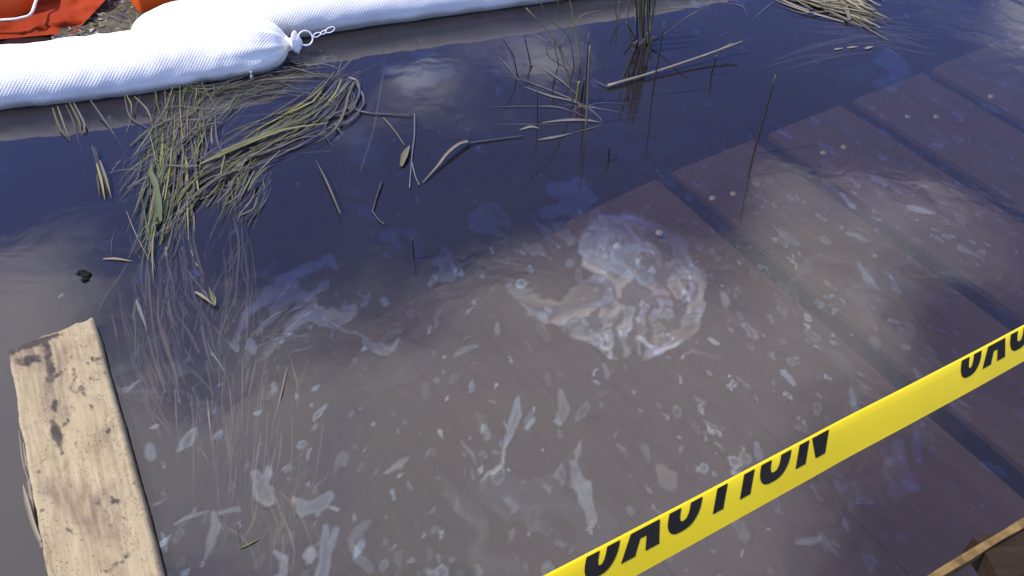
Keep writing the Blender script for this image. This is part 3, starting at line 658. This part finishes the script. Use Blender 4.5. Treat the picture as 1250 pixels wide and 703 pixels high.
tuft('green_sprig', 'bright green sprig floating at the lower edge of the drowned grass', 'sprig', [([(238, 356, .004), (248, 362, .006), (261, 372, .008)], .010, 'straw'), ([(262, 373, .008), (258, 362, .014), (255, 350, .02)], .007, 'green'), ([(262, 373, .008), (262, 364, .016), (258, 355, .02)], .007, 'green')])
tuft('floating_straw', 'short pale straw lying flat left of the drowned grass', 'straw', [([(126, 316), (142, 316), (162, 319)], .011, 'straw')])
tuft('floating_straw', 'pale grey straw sliver drifting above the floating board', 'straw', [([(166, 366), (172, 382), (180, 404)], .011, 'grey')])
tuft('floating_straw', 'brown grass blade slanting down from the flattened mat', 'straw', [([(176, 262), (182, 290), (190, 332)], .011, 'dry')])
tuft('green_sprig', 'tiny yellow green sprig floating near the pale oil streak', 'sprig', [([(294, 668), (305, 663), (318, 656)], .006, 'green'), ([(294, 668), (291, 652), (290, 640)], .004, 'stalk')])
# black husk floating above the board
bh_ = empty('seed_husk', P(102, 335, 0), 'black winged seed husk floating on grey water above the board', 'seed husk')
for (x, y, a, s_) in ((99, 332, .3, 1.0), (105, 335, -.2, 1.15), (103, 341, .1, .8)):
    c = P(x, y, .003); V = []; Fc = []
    for j in range(7):
        th = math.pi * j / 6
        for k in range(10):
            ph = 2 * math.pi * k / 10; p = Vector((math.sin(th) * math.cos(ph) * .0115 * s_ * (1 + .25 * math.sin(ph * 3 + a * 9)), math.sin(th) * math.sin(ph) * .0075 * s_, math.cos(th) * .003 * s_))
            V.append(c + Vector((p.x * math.cos(a) - p.y * math.sin(a), p.x * math.sin(a) + p.y * math.cos(a), p.z)))
    for j in range(6):
        for k in range(10): Fc.append((j * 10 + k, (j + 1) * 10 + k, (j + 1) * 10 + (k + 1) % 10, j * 10 + (k + 1) % 10))
    mesh_obj('husk_lobe', V, Fc, M['husk'], bh_)
# dry mat at the far right
dm = empty('flattened_grass', P(1030, 15, 0), 'pale dry grass mat floating past the ends of the sunken planks', 'grass clump')
flow(dm, [(930, -22), (985, -2), (1040, 12), (1090, 30)], 7, 60, ['dry', 'straw', 'dry'], w=(.006, .012), span=(.25, .6), z=(.0, .012))
flow(dm, [(1000, -16), (1040, 0), (1075, 20)], 8, 26, ['dry', 'straw'], w=(.008, .014), span=(.4, .8), z=(.0, .012))
flow(dm, [(960, 20), (1020, 32), (1090, 40), (1150, 48)], 8, 22, ['grey'], w=(.005, .008), span=(.3, .6), z=(-.04, -.004))
flow(dm, [(930, 78), (980, 64), (1030, 56), (1080, 52), (1110, 64)], 5, 20, ['grey'], w=(.005, .008), span=(.3, .6), z=(-.05, -.004))
tuft('floating_straw', 'short pale straw bits in line below the dry grass mat', 'straw', [([(1018, 61), (1030, 59)], .012, 'straw'), ([(1034, 59), (1048, 57)], .013, 'straw'), ([(1056, 60), (1066, 57)], .016, 'straw')])
tuft('floating_straw', 'arched grey grass stem by the olive reed clump', 'straw', [([(796, 13), (830, 9), (858, 10)], .005, 'dry'), ([(885, 4), (905, 8), (912, 18)], .005, 'grey'), ([(945, 2), (930, 14), (918, 26)], .004, 'grey')])

# scum and litter between the booms
M['scum'] = simple('olive_scum', [(.035, .03, .016), (.07, .06, .035), (.13, .115, .085)], 16, .8, .1, .5, .006)
sc_r = random.Random(77)
lit = empty('litter_scum', P(125, 25, 0), 'grey scum and dead grass litter trapped between white and orange booms', 'litter')
v, f = wavy([(98, -20), (215, -30), (196, 46), (58, 60)], 30, 14, lambda u, w: .004, 44)
mesh_obj('scum_layer', [(q[0], q[1], .003 + .25 * max(0, q[2])) for q in v], f, M['scum'], lit)
for i in range(90):
    x = sc_r.uniform(84, 185); y = sc_r.uniform(-8, 30 - abs(x - 130) * .1); a = sc_r.gauss(1.2, .5); l = sc_r.uniform(5, 12)
    blade(lit, [P(x - math.cos(a) * l, y - math.sin(a) * l * .6, .004), P(x, y, .005), P(x + math.cos(a) * l, y + math.sin(a) * l * .6, .003)], sc_r.uniform(.006, .014), M[sc_r.choice(['olive', 'dry', 'grey', 'stalk'])], n=5)
for i in range(110):
    x = sc_r.uniform(66, 195); ymax = 50 - (x - 60) * .09; y = sc_r.uniform(max(0, 46 - (x - 60) * .5) if x < 130 else -2, ymax)
    a = sc_r.uniform(0, 3.14); l = sc_r.uniform(3, 9)
    pts = [P(x - math.cos(a) * l, y - math.sin(a) * l * .5, .002 + sc_r.random() * .006), P(x, y + sc_r.uniform(-2, 2), .003 + sc_r.random() * .006), P(x + math.cos(a) * l, y + math.sin(a) * l * .5, .002)]
    blade(lit, pts, sc_r.uniform(.005, .016), M[sc_r.choice(['foam', 'foam', 'dry', 'dry', 'olive', 'grey'])], 'scrap', n=5, taper=(.5, 1, .4), fold=.04)

# ------------------------------------------------------------------ oil film
def film_obj(name, strokes, label, group=None, step=.0032, warp=5, soft=3.5, amp=1.0, hollow=0.0, bands=0.0, tscale=.03, seed=1, mat='film', z=.0025, fill=None):
    xs = [q[0] for st in strokes for q in st]; ys = [q[1] for st in strokes for q in st]; rm = max(q[2] for st in strokes for q in st) + warp * 2 + 4
    cs = [P(x, y) for x in (min(xs) - rm, max(xs) + rm) for y in (min(ys) - rm, max(ys) + rm)]
    gx = np.arange(min(c.x for c in cs), max(c.x for c in cs), step); gy = np.arange(min(c.y for c in cs), max(c.y for c in cs), step)
    X, Y = np.meshgrid(gx, gy); px, py = to_px(X, Y)
    wx = px + warp * fbm(X * 16, Y * 16, seed) * 1.6 + warp * .5 * fbm(X * 60, Y * 60, seed + 9); wy = py + warp * fbm(X * 16, Y * 16, seed + 40) * 1.6 + warp * .5 * fbm(X * 60, Y * 60, seed + 49)
    sd_ = stroke_sdf(wx, wy, strokes)
    film = sstep(0, -soft, sd_)
    if fill: film = np.maximum(film, fill[0] * sstep(2, -10, stroke_sdf(wx, wy, fill[1])))
    if hollow: film = film * (1 - hollow * sstep(-soft * 1.6, -soft * 3.6, sd_))
    fq_ = 6 if bands else 10
    q1, q2 = fbm(X * fq_, Y * fq_, seed + 3, 2), fbm(X * fq_ + 5.2, Y * fq_ + 1.3, seed + 5, 2)
    tn = fbm(X * fq_ + 1.5 * q1 + 3, Y * fq_ + 1.5 * q2, seed + 7, 3)
    if not hollow and not bands: film = film * (.58 + .42 * sstep(8, 1.5, -sd_))
    if bands:
        ph = tn * 3.0 + sd_ * .02
        ln_ = np.abs(ph % 1 - .5) * 2; ln2 = np.abs((ph * 2.0 + .3) % 1 - .5) * 2
        film = film * (1 - bands * sstep(.24, .0, ln_)) * (1 - .45 * bands * sstep(.2, .0, ln2)) * (1 - bands * .9 * sstep(.1, .5, fbm(X * 5 + q1, Y * 5 + q2, seed + 21, 2)))
    film = film * (.85 + .22 * fbm(X * 25, Y * 25, seed + 2, 2)) * amp
    if bands > .6: film = film * (1.15 + .7 * sstep(16, 3, -sd_) + .8 * sstep(60, 10, np.hypot(px - 752, (py - 300) * 1.2)))
    film = np.clip(film, 0, 2)
    th = np.clip((.40 + .75 * tn) if bands else (.20 + .35 * tn), 0, 1)
    nx, ny = len(gx), len(gy); idx = np.arange(nx * ny).reshape(ny, nx)
    ok = film > .015; keep = ok[:-1, :-1] | ok[1:, :-1] | ok[1:, 1:] | ok[:-1, 1:]
    fq = np.stack([idx[:-1, :-1][keep], idx[:-1, 1:][keep], idx[1:, 1:][keep], idx[1:, :-1][keep]], -1)
    if not len(fq): return None
    used, inv = np.unique(fq, return_inverse=True); fq = inv.reshape(fq.shape)
    v = np.stack([X.ravel()[used], Y.ravel()[used], np.full(len(used), z)], 1)
    o = mesh_obj(name, v, fq, M[mat], attrs={'film': film.ravel()[used], 'thick': th.ravel()[used]})
    return tag(o, label, 'oil patch', group)
FS = [0]
def fo(strokes, label, group=None, **k):
    FS[0] += 1; return film_obj('oil_patch', strokes, label, group, seed=FS[0] * 13 + 5, z=.0022 + .00035 * (FS[0] % 9), **k)
fo([[(720, 292, 13.8), (745, 302, 39.4), (752, 318, 34.3), (728, 322, 18.9)], [(762, 268, 7.4), (800, 276, 8.7), (828, 300, 11.2), (846, 338, 12.5), (850, 372, 13.8), (836, 404, 13.8), (806, 424, 12.5), (792, 436, 6.1)], [(623, 346, 6.1), (640, 362, 12.5), (662, 380, 20.2), (690, 386, 20.2), (712, 366, 24.0), (740, 352, 21.5)], [(690, 388, 13.8), (716, 408, 11.2), (736, 424, 7.4)], [(744, 372, 13.8), (742, 400, 10.0), (745, 432, 6.1)], [(762, 378, 10.0), (763, 405, 10.0), (767, 430, 6.1)],
    [(782, 372, 8.7), (784, 400, 8.7), (785, 430, 4.8)], [(800, 385, 8.7), (806, 405, 10.0), (798, 424, 7.4)], [(772, 322, 8.7), (790, 340, 10.0), (806, 366, 11.2), (814, 388, 10.0)], [(765, 300, 7.4), (790, 302, 10.0), (802, 318, 7.4)], [(818, 345, 12.5), (826, 358, 10.0)], [(830, 322, 11.2), (838, 345, 10.0)], [(726, 348, 11.2), (760, 340, 13.8)]],
   'large marbled oil swirl with straw and violet bands over the planks', warp=5.5, soft=5, bands=.62, step=.0022, amp=.8, fill=(.24, [[(745, 305, 34), (775, 335, 58), (790, 370, 56), (765, 400, 32)], [(640, 362, 14), (690, 386, 20), (740, 395, 26)]]))
fo([[(672, 232, 9), (700, 235, 20), (720, 240, 9)], [(665, 262, 7), (700, 255, 14), (712, 245, 12)]], 'pale blue oil patch just above the large marbled swirl', amp=.8, bands=.3)
fo([[(578, 262, 4), (600, 262, 16), (622, 272, 9)], [(585, 275, 14), (610, 285, 6)]], 'faint ring shaped oil patch left of the pale blue patch', amp=.6, hollow=.5)
fo([[(648, 270, 3), (668, 288, 5), (688, 304, 2)], [(680, 280, 9), (700, 296, 6)]], 'narrow pale oil streak running into the large marbled swirl', amp=.7)
fo([[(640, 300, 6), (655, 304, 10), (664, 306, 5)]], 'dull round oil blot left of the large marbled swirl', amp=.5)
fo([[(694, 323, 7)]], 'small bright round oil drop left of the large marbled swirl', warp=2, amp=.8)
fo([[(535, 320, 5), (545, 312, 9), (547, 335, 11), (525, 342, 6)]], 'pale three cornered oil patch at the edge of dark blue water', amp=.75)
fo([[(288, 425, 5), (300, 392, 8), (330, 362, 9), (365, 338, 10), (400, 324, 9), (412, 330, 5)]], 'long curved blue grey oil band right of the drowned grass', amp=.9, warp=7, bands=.3)
fo([[(312, 412, 4), (332, 384, 7), (362, 360, 8), (398, 346, 7)], [(340, 372, 5), (352, 352, 4)]], 'second curved oil band just inside the long curved band', amp=.7, warp=7, bands=.3)
fo([[(352, 404, 7), (378, 388, 12), (408, 388, 13), (432, 379, 7)], [(360, 380, 5), (382, 372, 5)]], 'blue oil patch below the curved bands right of the drowned grass', amp=1, bands=.25, warp=6)
fo([[(318, 440, 3), (338, 418, 6), (352, 410, 4)]], 'torn blue grey oil shred at the foot of the curved bands', 'torn oil shreds on blue water', amp=.7, warp=5)
fo([[(298, 446, 3), (306, 432, 4)]], 'tiny torn oil shred between the drowned grass and curved bands', 'torn oil shreds on blue water', amp=.7, warp=5)
fo([[(436, 262, 5), (448, 256, 9), (458, 268, 7)]], 'dim blue oil blot beside the small dark bent twig', amp=.6, soft=6, warp=6)
fo([[(462, 296, 7), (478, 292, 11), (488, 302, 8)], [(470, 312, 6)]], 'dim blue oil patch left of the small dark stub', amp=.6, soft=6, warp=6, hollow=.4)
fo([[(500, 282, 9), (512, 300, 11), (506, 318, 8)]], 'soft blue oil patch behind the small dark stub', amp=.55, soft=8, warp=6)
fo([[(420, 230, 6), (436, 238, 8)]], 'broken blue oil shred below the flattened grass', amp=.5, soft=6, warp=6)
fo([[(620, 215, 7), (634, 222, 8)]], 'faint blue oil shred above the faint ring shaped patch', amp=.4, soft=7, warp=7)
fo([[(560, 228, 5), (575, 236, 6)]], 'faint blue oil shred just below the curled leaf', amp=.4, soft=7, warp=7)
fo([[(405, 402, 3), (440, 410, 4), (452, 422, 8), (475, 430, 5), (486, 416, 4)], [(462, 424, 9), (470, 432, 7)]], 'ragged pale oil scrap with a thin tail above brown water', amp=.8, warp=6)
fo([[(480, 90, 12), (505, 92, 24), (540, 82, 18)], [(520, 75, 18), (548, 74, 9)]], 'round blue oil patch near the bottom edge of the white boom', amp=.7, soft=10, warp=8)
fo([[(430, 170, 16), (445, 190, 22), (455, 200, 10)]], 'soft grey blue oil patch right of the flattened grass', amp=.5, soft=14, warp=8)
fo([[(770, 190, 14), (810, 180, 14), (850, 175, 12)], [(780, 215, 10), (830, 168, 8)]], 'soft blue oil smear below the long floating straw', amp=.35, soft=14, warp=9)
fo([[(1072, 80, 8), (1090, 75, 14), (1104, 90, 12), (1088, 108, 12), (1074, 104, 8)]], 'blue ring of oil above the ends of the sunken planks', amp=.55, hollow=.7, warp=5, soft=5)
fo([[(1030, 90, 10), (1050, 92, 12)]], 'dim blue oil blot left of the blue ring of oil', amp=.4, soft=8)
fo([[(628, 486, 3), (627, 505, 9), (620, 530, 7), (612, 552, 3), (611, 572, 4), (598, 580, 5), (588, 592, 2)]], 'comet shaped pale oil patch with a curling tail', warp=4, amp=1, soft=3)
fo([[(562, 540, 1.5), (575, 555, 2.5), (580, 568, 2)], [(576, 575, 2), (578, 586, 2)]], 'thin pale oil thread left of the comet shaped patch', warp=2, amp=.7, soft=2)
fo([[(472, 575, 4), (488, 565, 6), (497, 558, 3)]], 'slanted bluish oil smear with a forked end', warp=3, amp=.7)
fo([[(686, 480, 5), (690, 500, 9), (684, 516, 6)]], 'pale oil blot beside a dark purple patch of water', warp=4, amp=.6)
fo([[(703, 560, 6), (708, 590, 15), (714, 620, 12), (719, 650, 4)], [(712, 545, 4), (700, 575, 5), (706, 602, 6)]], 'tall blue grey oil smear with ragged streaks above the tape', warp=7, amp=.75, bands=.35)
fo([[(808, 575, 9), (815, 590, 13), (822, 582, 8)]], 'soft blue oil blot above the first letters of the tape', warp=4, amp=.65, soft=6)
fo([[(400, 645, 5), (398, 670, 9), (390, 705, 10), (388, 720, 9)], [(412, 650, 6), (406, 668, 5)]], 'long pale blue oil streak pointing at the tape corner', warp=3, amp=1)
fo([[(370, 625, 8), (395, 614, 12), (405, 605, 8)], [(362, 612, 6), (375, 618, 8)], [(392, 628, 5)]], 'clustered pale blue oil blobs above the long pale streak', warp=4, amp=.9)
fo([[(312, 580, 8), (322, 600, 14), (330, 612, 9)], [(330, 575, 6), (318, 590, 8)]], 'pale oil blob over the drowned reed stalks', warp=4, amp=.9)
fo([[(262, 628, 5), (266, 645, 8), (256, 668, 6), (250, 686, 2)], [(270, 626, 4), (290, 622, 5)]], 'bluish drop shaped oil patch below the drowned reed stalks', warp=3, amp=.85)
fo([[(214, 640, 2), (232, 632, 3.5), (254, 626, 1.5)]], 'thin pale oil lick right of the floating board', warp=2, amp=.8, soft=2)
fo([[(200, 650, 3), (202, 664, 6), (204, 672, 3)]], 'small pale oil drop hugging the floating board', warp=2, amp=.8)
fo([[(182, 548, 7), (184, 556, 8)]], 'oval oil ring beside the floating board', warp=2, hollow=.6, amp=.7, soft=3)
fo([[(334, 672, 4), (346, 680, 6), (346, 700, 6), (338, 704, 4)]], 'pale oil loop left of the long pale streak', warp=3, hollow=.8, amp=.9, soft=2.5)
fo([[(430, 662, 5), (438, 680, 8), (452, 690, 8)]], 'faint bluish oil blot right of the long pale streak', warp=4, amp=.55)
fo([[(1094, 572, 16), (1102, 592, 18), (1094, 600, 14)]], 'large round grey oil ring under the yellow tape', warp=4, hollow=.35, amp=.8, bands=.3)
fo([[(1117, 525, 5), (1116, 545, 8), (1119, 560, 6)]], 'upright oval oil patch under the yellow tape beside the round ring', warp=3, amp=.7, hollow=.3)
fo([[(1095, 545, 10), (1100, 556, 6)]], 'small oil ring touching the large round grey ring', warp=3, amp=.7, hollow=.6)
fo([[(1020, 588, 5), (1025, 596, 7)]], 'pale oval oil drop below the last letters of the tape', warp=2, amp=.8)
fo([[(972, 662, 5), (985, 662, 6), (998, 660, 5)]], 'flat whitish oil flake near the dock edge', warp=3, amp=1)
fo([[(1056, 676, 5), (1062, 682, 9), (1064, 694, 6)]], 'diamond shaped oil ring close to the dock edge', warp=3, amp=.7, hollow=.7)
fo([[(924, 540, 4), (926, 555, 7)]], 'thin oval oil ring above the last letters of the tape', warp=2, amp=.7, hollow=.7, soft=2.5)
fo([[(1040, 475, 4), (1043, 490, 6)]], 'pale oil drop above the middle of the yellow tape', warp=2, amp=.7)
fo([[(882, 360, 5), (886, 370, 6)]], 'pale oil drop right of the large marbled swirl', warp=3, amp=.8)
fo([[(1048, 322, 3), (1058, 338, 6), (1074, 356, 2)]], 'slim wedge shaped oil ring above the sunken planks', warp=2, amp=.6, hollow=.5, soft=2.5)
fo([[(1090, 340, 3), (1096, 356, 5)]], 'faint pale oil drop along a gap between sunken planks', warp=3, amp=.6)
fo([[(950, 280, 4), (962, 292, 7), (972, 298, 4)]], 'pale ragged oil flake over the sunken planks', warp=4, amp=.5)
fo([[(800, 432, 5), (825, 420, 5)], [(812, 425, 6)]], 'loose pale flake off the lower edge of the marbled swirl', warp=3, amp=.8)
fo([[(830, 440, 1.5), (842, 428, 2), (858, 432, 1.5), (880, 436, 1)]], 'wavy pale oil thread under the marbled swirl', warp=3, amp=.7, soft=2)
fo([[(738, 448, 4), (741, 460, 5)]], 'small pale oil drop under the marbled swirl', warp=2, amp=.6)
fo([[(606, 398, 4), (607, 406, 5)]], 'bluish oil drop left of the marbled swirl tail', warp=2, amp=.7)
fo([[(558, 435, 5), (570, 428, 6), (580, 424, 4)]], 'slanted bluish oil scrap left of the marbled swirl', warp=4, amp=.7)
fo([[(660, 385, 5), (668, 392, 4)]], 'small pale oil scrap at the swirl tail', warp=3, amp=.7)

# hundreds of small flecks, far too many to count
fr_rng = np.random.RandomState(4)
gx = np.arange(-1.75, 1.75, .0036); gy = np.arange(.55, 3.3, .0036)
X, Y = np.meshgrid(gx, gy); film = np.zeros(X.shape); thick = np.zeros(X.shape)
WX = X + .010 * fbm(X * 30, Y * 30, 3) + .004 * fbm(X * 110, Y * 110, 8); WY = Y + .010 * fbm(X * 30, Y * 30, 53) + .004 * fbm(X * 110, Y * 110, 58)
dens = fbm(X * 2.2, Y * 2.2, 77, 3)
cnt = 0
while cnt < 2100:
    cx, cyy = fr_rng.uniform(-1.7, 1.7), fr_rng.uniform(.58, 3.2)
    i, j = int((cx + 1.75) / .0036), int((cyy - .55) / .0036)
    ppx, ppy = to_px(cx, cyy)
    want = .55 + .6 * dens[j, i]
    line_y = 212 - .395 * (ppx - 814)
    if ppy < line_y - 10: want *= .16
    if ppx < 130: want *= .25
    if fr_rng.rand() > want: continue
    cnt += 1
    big = fr_rng.rand() ** 5
    a = .0022 + .009 * big + .0022 * fr_rng.rand(); el = fr_rng.uniform(1, 3.4)
    ang = (math.pi * .5 + (ppx - 500) / 750 * .7) + fr_rng.normal(0, .35)
    wdw = int(a * el / .0036) + 8
    sl = (slice(max(0, j - wdw), j + wdw), slice(max(0, i - wdw), i + wdw))
    dx, dy = WX[sl] - cx, WY[sl] - cyy
    ca, sa = math.cos(ang), math.sin(ang); u_ = (dx * ca + dy * sa) / (a * el); v_ = (-dx * sa + dy * ca) / a
    d = np.hypot(u_, v_); f_ = sstep(1.1, .75, d) * fr_rng.choice([.25, .35, .5, .9])
    if a > .0045 and fr_rng.rand() < .7: f_ = f_ * (.35 + .65 * sstep(.3, .75, d))
    film[sl] = np.maximum(film[sl], f_)
# wispy streaks of thin film
wisp = 1 - np.abs(fbm(X * 3.4 + .9 * fbm(X * 2, Y * 2, 5), Y * 3.4 + .9 * fbm(X * 2, Y * 2, 15), 91, 5)) * 9
pxg, pyg = to_px(X, Y)
film = np.maximum(film, np.clip(wisp, 0, 1) * .22 * sstep(-.1, .5, fbm(X * 2.6, Y * 2.6, 33, 3)))
film[film < .03] = 0
thick = np.clip(.18 + .3 * fbm(X * 9, Y * 9, 22), 0, .42)
nx, ny = len(gx), len(gy); idx = np.arange(nx * ny).reshape(ny, nx); ok = film > 0
keep = ok[:-1, :-1] | ok[1:, :-1] | ok[1:, 1:] | ok[:-1, 1:]
fq = np.stack([idx[:-1, :-1][keep], idx[:-1, 1:][keep], idx[1:, 1:][keep], idx[1:, :-1][keep]], -1)
used, inv = np.unique(fq, return_inverse=True); fq = inv.reshape(fq.shape)
v = np.stack([X.ravel()[used], Y.ravel()[used], np.full(len(used), .0014)], 1)
tag(mesh_obj('oil_flecks', v, fq, M['fleck'], attrs={'film': film.ravel()[used], 'thick': thick.ravel()[used]}), 'countless small pale oil flecks and wisps scattered over the water', 'oil flecks', kind='stuff')
print('fleck faces', len(fq))

# ------------------------------------------------------------------ caution tape
def up_e(x): return 700 - .5242 * (x - 672)
def lo_e(x): return 703 - .5537 * (x - 775)
xa, xb = 560.0, 1420.0
d1, d2 = .525, .718
def inv_d(x): return 1 / d1 + (1 / d2 - 1 / d1) * (x - 720) / (1250 - 720)
UA, UB = PD(xa, up_e(xa), 1 / inv_d(xa)), PD(xb, up_e(xb), 1 / inv_d(xb))
LA, LBb = PD(xa, lo_e(xa), 1 / inv_d(xa)), PD(xb, lo_e(xb), 1 / inv_d(xb))
ta = ((UB + LBb) - (UA + LA)); tlen = ta.length / 2; ta.normalize()
tu = ((UA - LA) + (UB - LBb)); tu = (tu - ta * tu.dot(ta)); tw_ = tu.length / 2; tu.normalize()
tn_ = ta.cross(tu).normalized()
if tn_.dot(Vector((0, 0, H)) - LA) < 0: tn_ = -tn_
wa, wb = (UA - LA).length, (UB - LBb).length
print('tape width', wa, wb, 'len', tlen, 'height', LA.z, LBb.z)
def tape_pt(s, h, off=0.0):                               # s metres along, h 0..1 across
    k = s / tlen; lo = LA.lerp(LBb, k); hi = UA.lerp(UB, k)
    rip = .0022 * float(fbm(np.array([s * 7.]), np.array([.3]), 61, 2)[0])
    return lo.lerp(hi, h) + tn_ * (off + rip)
ctape = empty('caution_tape', LA.lerp(LBb, .5), 'yellow caution tape folded lengthwise and stretched across the water', 'tape')
NS = 260; V = []; Fc = []; prof = [(0, 0), (.25, .0003), (.5, .0005), (.75, .0003), (.95, 0), (.99, -.0006), (1.0, -.0014), (.985, -.0024), (.9, -.003), (.6, -.0034), (.25, -.003), (.06, -.0022)]
for i in range(NS + 1):
    for h, off in prof: V.append(tape_pt(tlen * i / NS, h, off))
npf = len(prof)
for i in range(NS):
    for k in range(npf - 1): a = i * npf + k; Fc.append((a, a + npf, a + npf + 1, a + 1))
mesh_obj('strip', V, Fc, M['tape'], ctape)
def s_of(x):                                              # metres along the tape at picture column x on the baseline
    lo_, hi_ = 0.0, tlen
    for _ in range(40):
        mid = (lo_ + hi_) / 2; q = tape_pt(mid, .47); qx, qy = to_px(np.array(q.x), np.array(q.y), q.z)
        if qx < x: lo_ = mid
        else: hi_ = mid
    return lo_
WID = (wa + wb) / 2; B0, FOLD = .44, .955; VH = (FOLD - B0) * WID   # visible letter height in metres
def clip_top(poly, ymax):
    out = []
    for i in range(len(poly)):
        p, q = poly[i], poly[(i + 1) % len(poly)]
        if p[1] <= ymax: out.append(p)
        if (p[1] <= ymax) != (q[1] <= ymax):
            t_ = (ymax - p[1]) / (q[1] - p[1]); out.append((p[0] + (q[0] - p[0]) * t_, ymax))
    return out
def bowl(w, st, hgt=2.62, n=28, a0=math.pi, a1=2 * math.pi):  # lower half of a round letter, unit: visible letter height
    ps = []; ro = hgt * .30; ri = ro - st * .62
    inner = lambda a: (w / 2 + (w / 2 - st) * math.copysign(abs(math.cos(a)) ** .75, math.cos(a)), ro + ri * math.sin(a))
    outer = lambda a: (w / 2 + w / 2 * math.copysign(abs(math.cos(a)) ** .75, math.cos(a)), ro + ro * math.sin(a))
    for i in range(n):
        p, q = a0 + (a1 - a0) * i / n, a0 + (a1 - a0) * (i + 1) / n; ps.append([outer(p), outer(q), inner(q), inner(p)])
    ps.append([(0, ro - .001), (st, ro - .001), (st, hgt), (0, hgt)]); ps.append([(w - st, ro - .001), (w, ro - .001), (w, hgt), (w - st, hgt)])
    return ps
FULL = 2.62
def letter(ch, w, st):
    if ch in 'CUO': return bowl(w, st)
    if ch == 'A':
        tp = w * .5
        return [[(0, 0), (st * 1.05, 0), (tp + st * .25, FULL), (tp - st * .55, FULL)], [(w - st * 1.05, 0), (w, 0), (tp + st * .55, FULL), (tp - st * .25, FULL)], [(st * .9, .62), (w - st * .9, .62), (w - st * 1.15, 1.25), (st * 1.15, 1.25)]]
    if ch in 'TI': return [[(0, 0), (w, 0), (w, FULL), (0, FULL)]]
    if ch == 'N': return [[(0, 0), (st, 0), (st, FULL), (0, FULL)], [(w - st, 0), (w, 0), (w, FULL), (w - st, FULL)], [(w - st * 1.0, 0), (w - st * .2, 0), (st, FULL), (0, FULL)]]
SH = .30
LET = [('C', 708, 752), ('A', 757, 806), ('U', 810, 853), ('T', 869, 884), ('I', 902, 917), ('O', 923, 962), ('N', 970, 1008)]
s_start = s_of(LET[0][1]); rep = s_of(1169) - s_start
for rep_i in (0, 1):
    for ch, x0, x1 in LET:
        s0 = s_of(x0) + rep * rep_i; w = (s_of(x1) - s_of(x0)) / VH
        if s0 + w * VH > tlen - .005: continue
        st = .66 if ch not in 'A' else .70
        w_n = max(.6, w - SH * .35)
        V = []; Fc = []
        for poly in letter(ch, w_n, st):
            sub = clip_top(poly, 1.0)
            if len(sub) < 3: continue
            b0_ = len(V)
            for (x, y) in sub: hh_ = B0 + y * (FOLD - B0); V.append(tape_pt(s0 + (x + SH * y) * VH, hh_, .0004 + float(np.interp(hh_, [0, .25, .5, .75, .95], [0, .0003, .0005, .0003, 0]))))
            Fc.append(tuple(range(b0_, len(V))))
        mesh_obj('letter', V, Fc, M['ink'], ctape, smooth=False)

# ------------------------------------------------------------------ dock edge at the lower right
ZD = .42
dk = empty('dock_edge', P(1215, 670, ZD), 'dark wooden dock corner with a thin weathered edge strip', 'dock')
s0, s1 = P(1090, 733, ZD), P(1420, 535, ZD)
dirn = (s1 - s0).normalized(); nrm = Vector((dirn.y, -dirn.x, 0))
def bar(a, b_, w, th, mat, name, seed, n=30, rough=.002):
    d = (b_ - a).normalized(); sd_ = d.cross(Vector((0, 0, 1))).normalized(); V = []; Fc = []; rr = random.Random(seed)
    for i in range(n + 1):
        p = a.lerp(b_, i / n); j = [rr.uniform(-rough, rough) for _ in range(4)]
        V += [p - sd_ * (w / 2 + j[0]) + Vector((0, 0, -th)), p + sd_ * (w / 2 + j[1]) + Vector((0, 0, -th)), p + sd_ * (w / 2 + j[1]) + Vector((0, 0, j[2])), p - sd_ * (w / 2 + j[0]) + Vector((0, 0, j[3]))]
    for i in range(n):
        for k in range(4): Fc.append((i * 4 + k, i * 4 + (k + 1) % 4, i * 4 + 4 + (k + 1) % 4, i * 4 + 4 + k))
    Fc += [(3, 2, 1, 0), tuple(n * 4 + k for k in range(4))]
    return mesh_obj(name, V, Fc, mat, dk, smooth=False)
bar(s0, s1, .009, .02, M['lath'], 'edge_strip', 3, 16, .0006)
pa = P(1199, 668, ZD); dv = (P(1219, 703, ZD) - pa).normalized()
bwid2 = .13
sidev = dirn if dirn.dot(Vector((1, 0, 0))) > 0 else -dirn
for k in range(2):
    st_ = pa + sidev * (bwid2 / 2 + k * (bwid2 + .012)) + dv * .004 + Vector((0, 0, -.006))
    bar(st_, st_ + dv * .55, bwid2 * .9, .035, M['dockwood'], 'deck_board', 8 + k, 20, .0015)
pp = pa + sidev * .12 + dv * .35
bar(Vector((pp.x, pp.y, BED)), Vector((pp.x + .001, pp.y, ZD - .04)), .09, .09, M['dockwood'], 'post', 19, 12, .001)
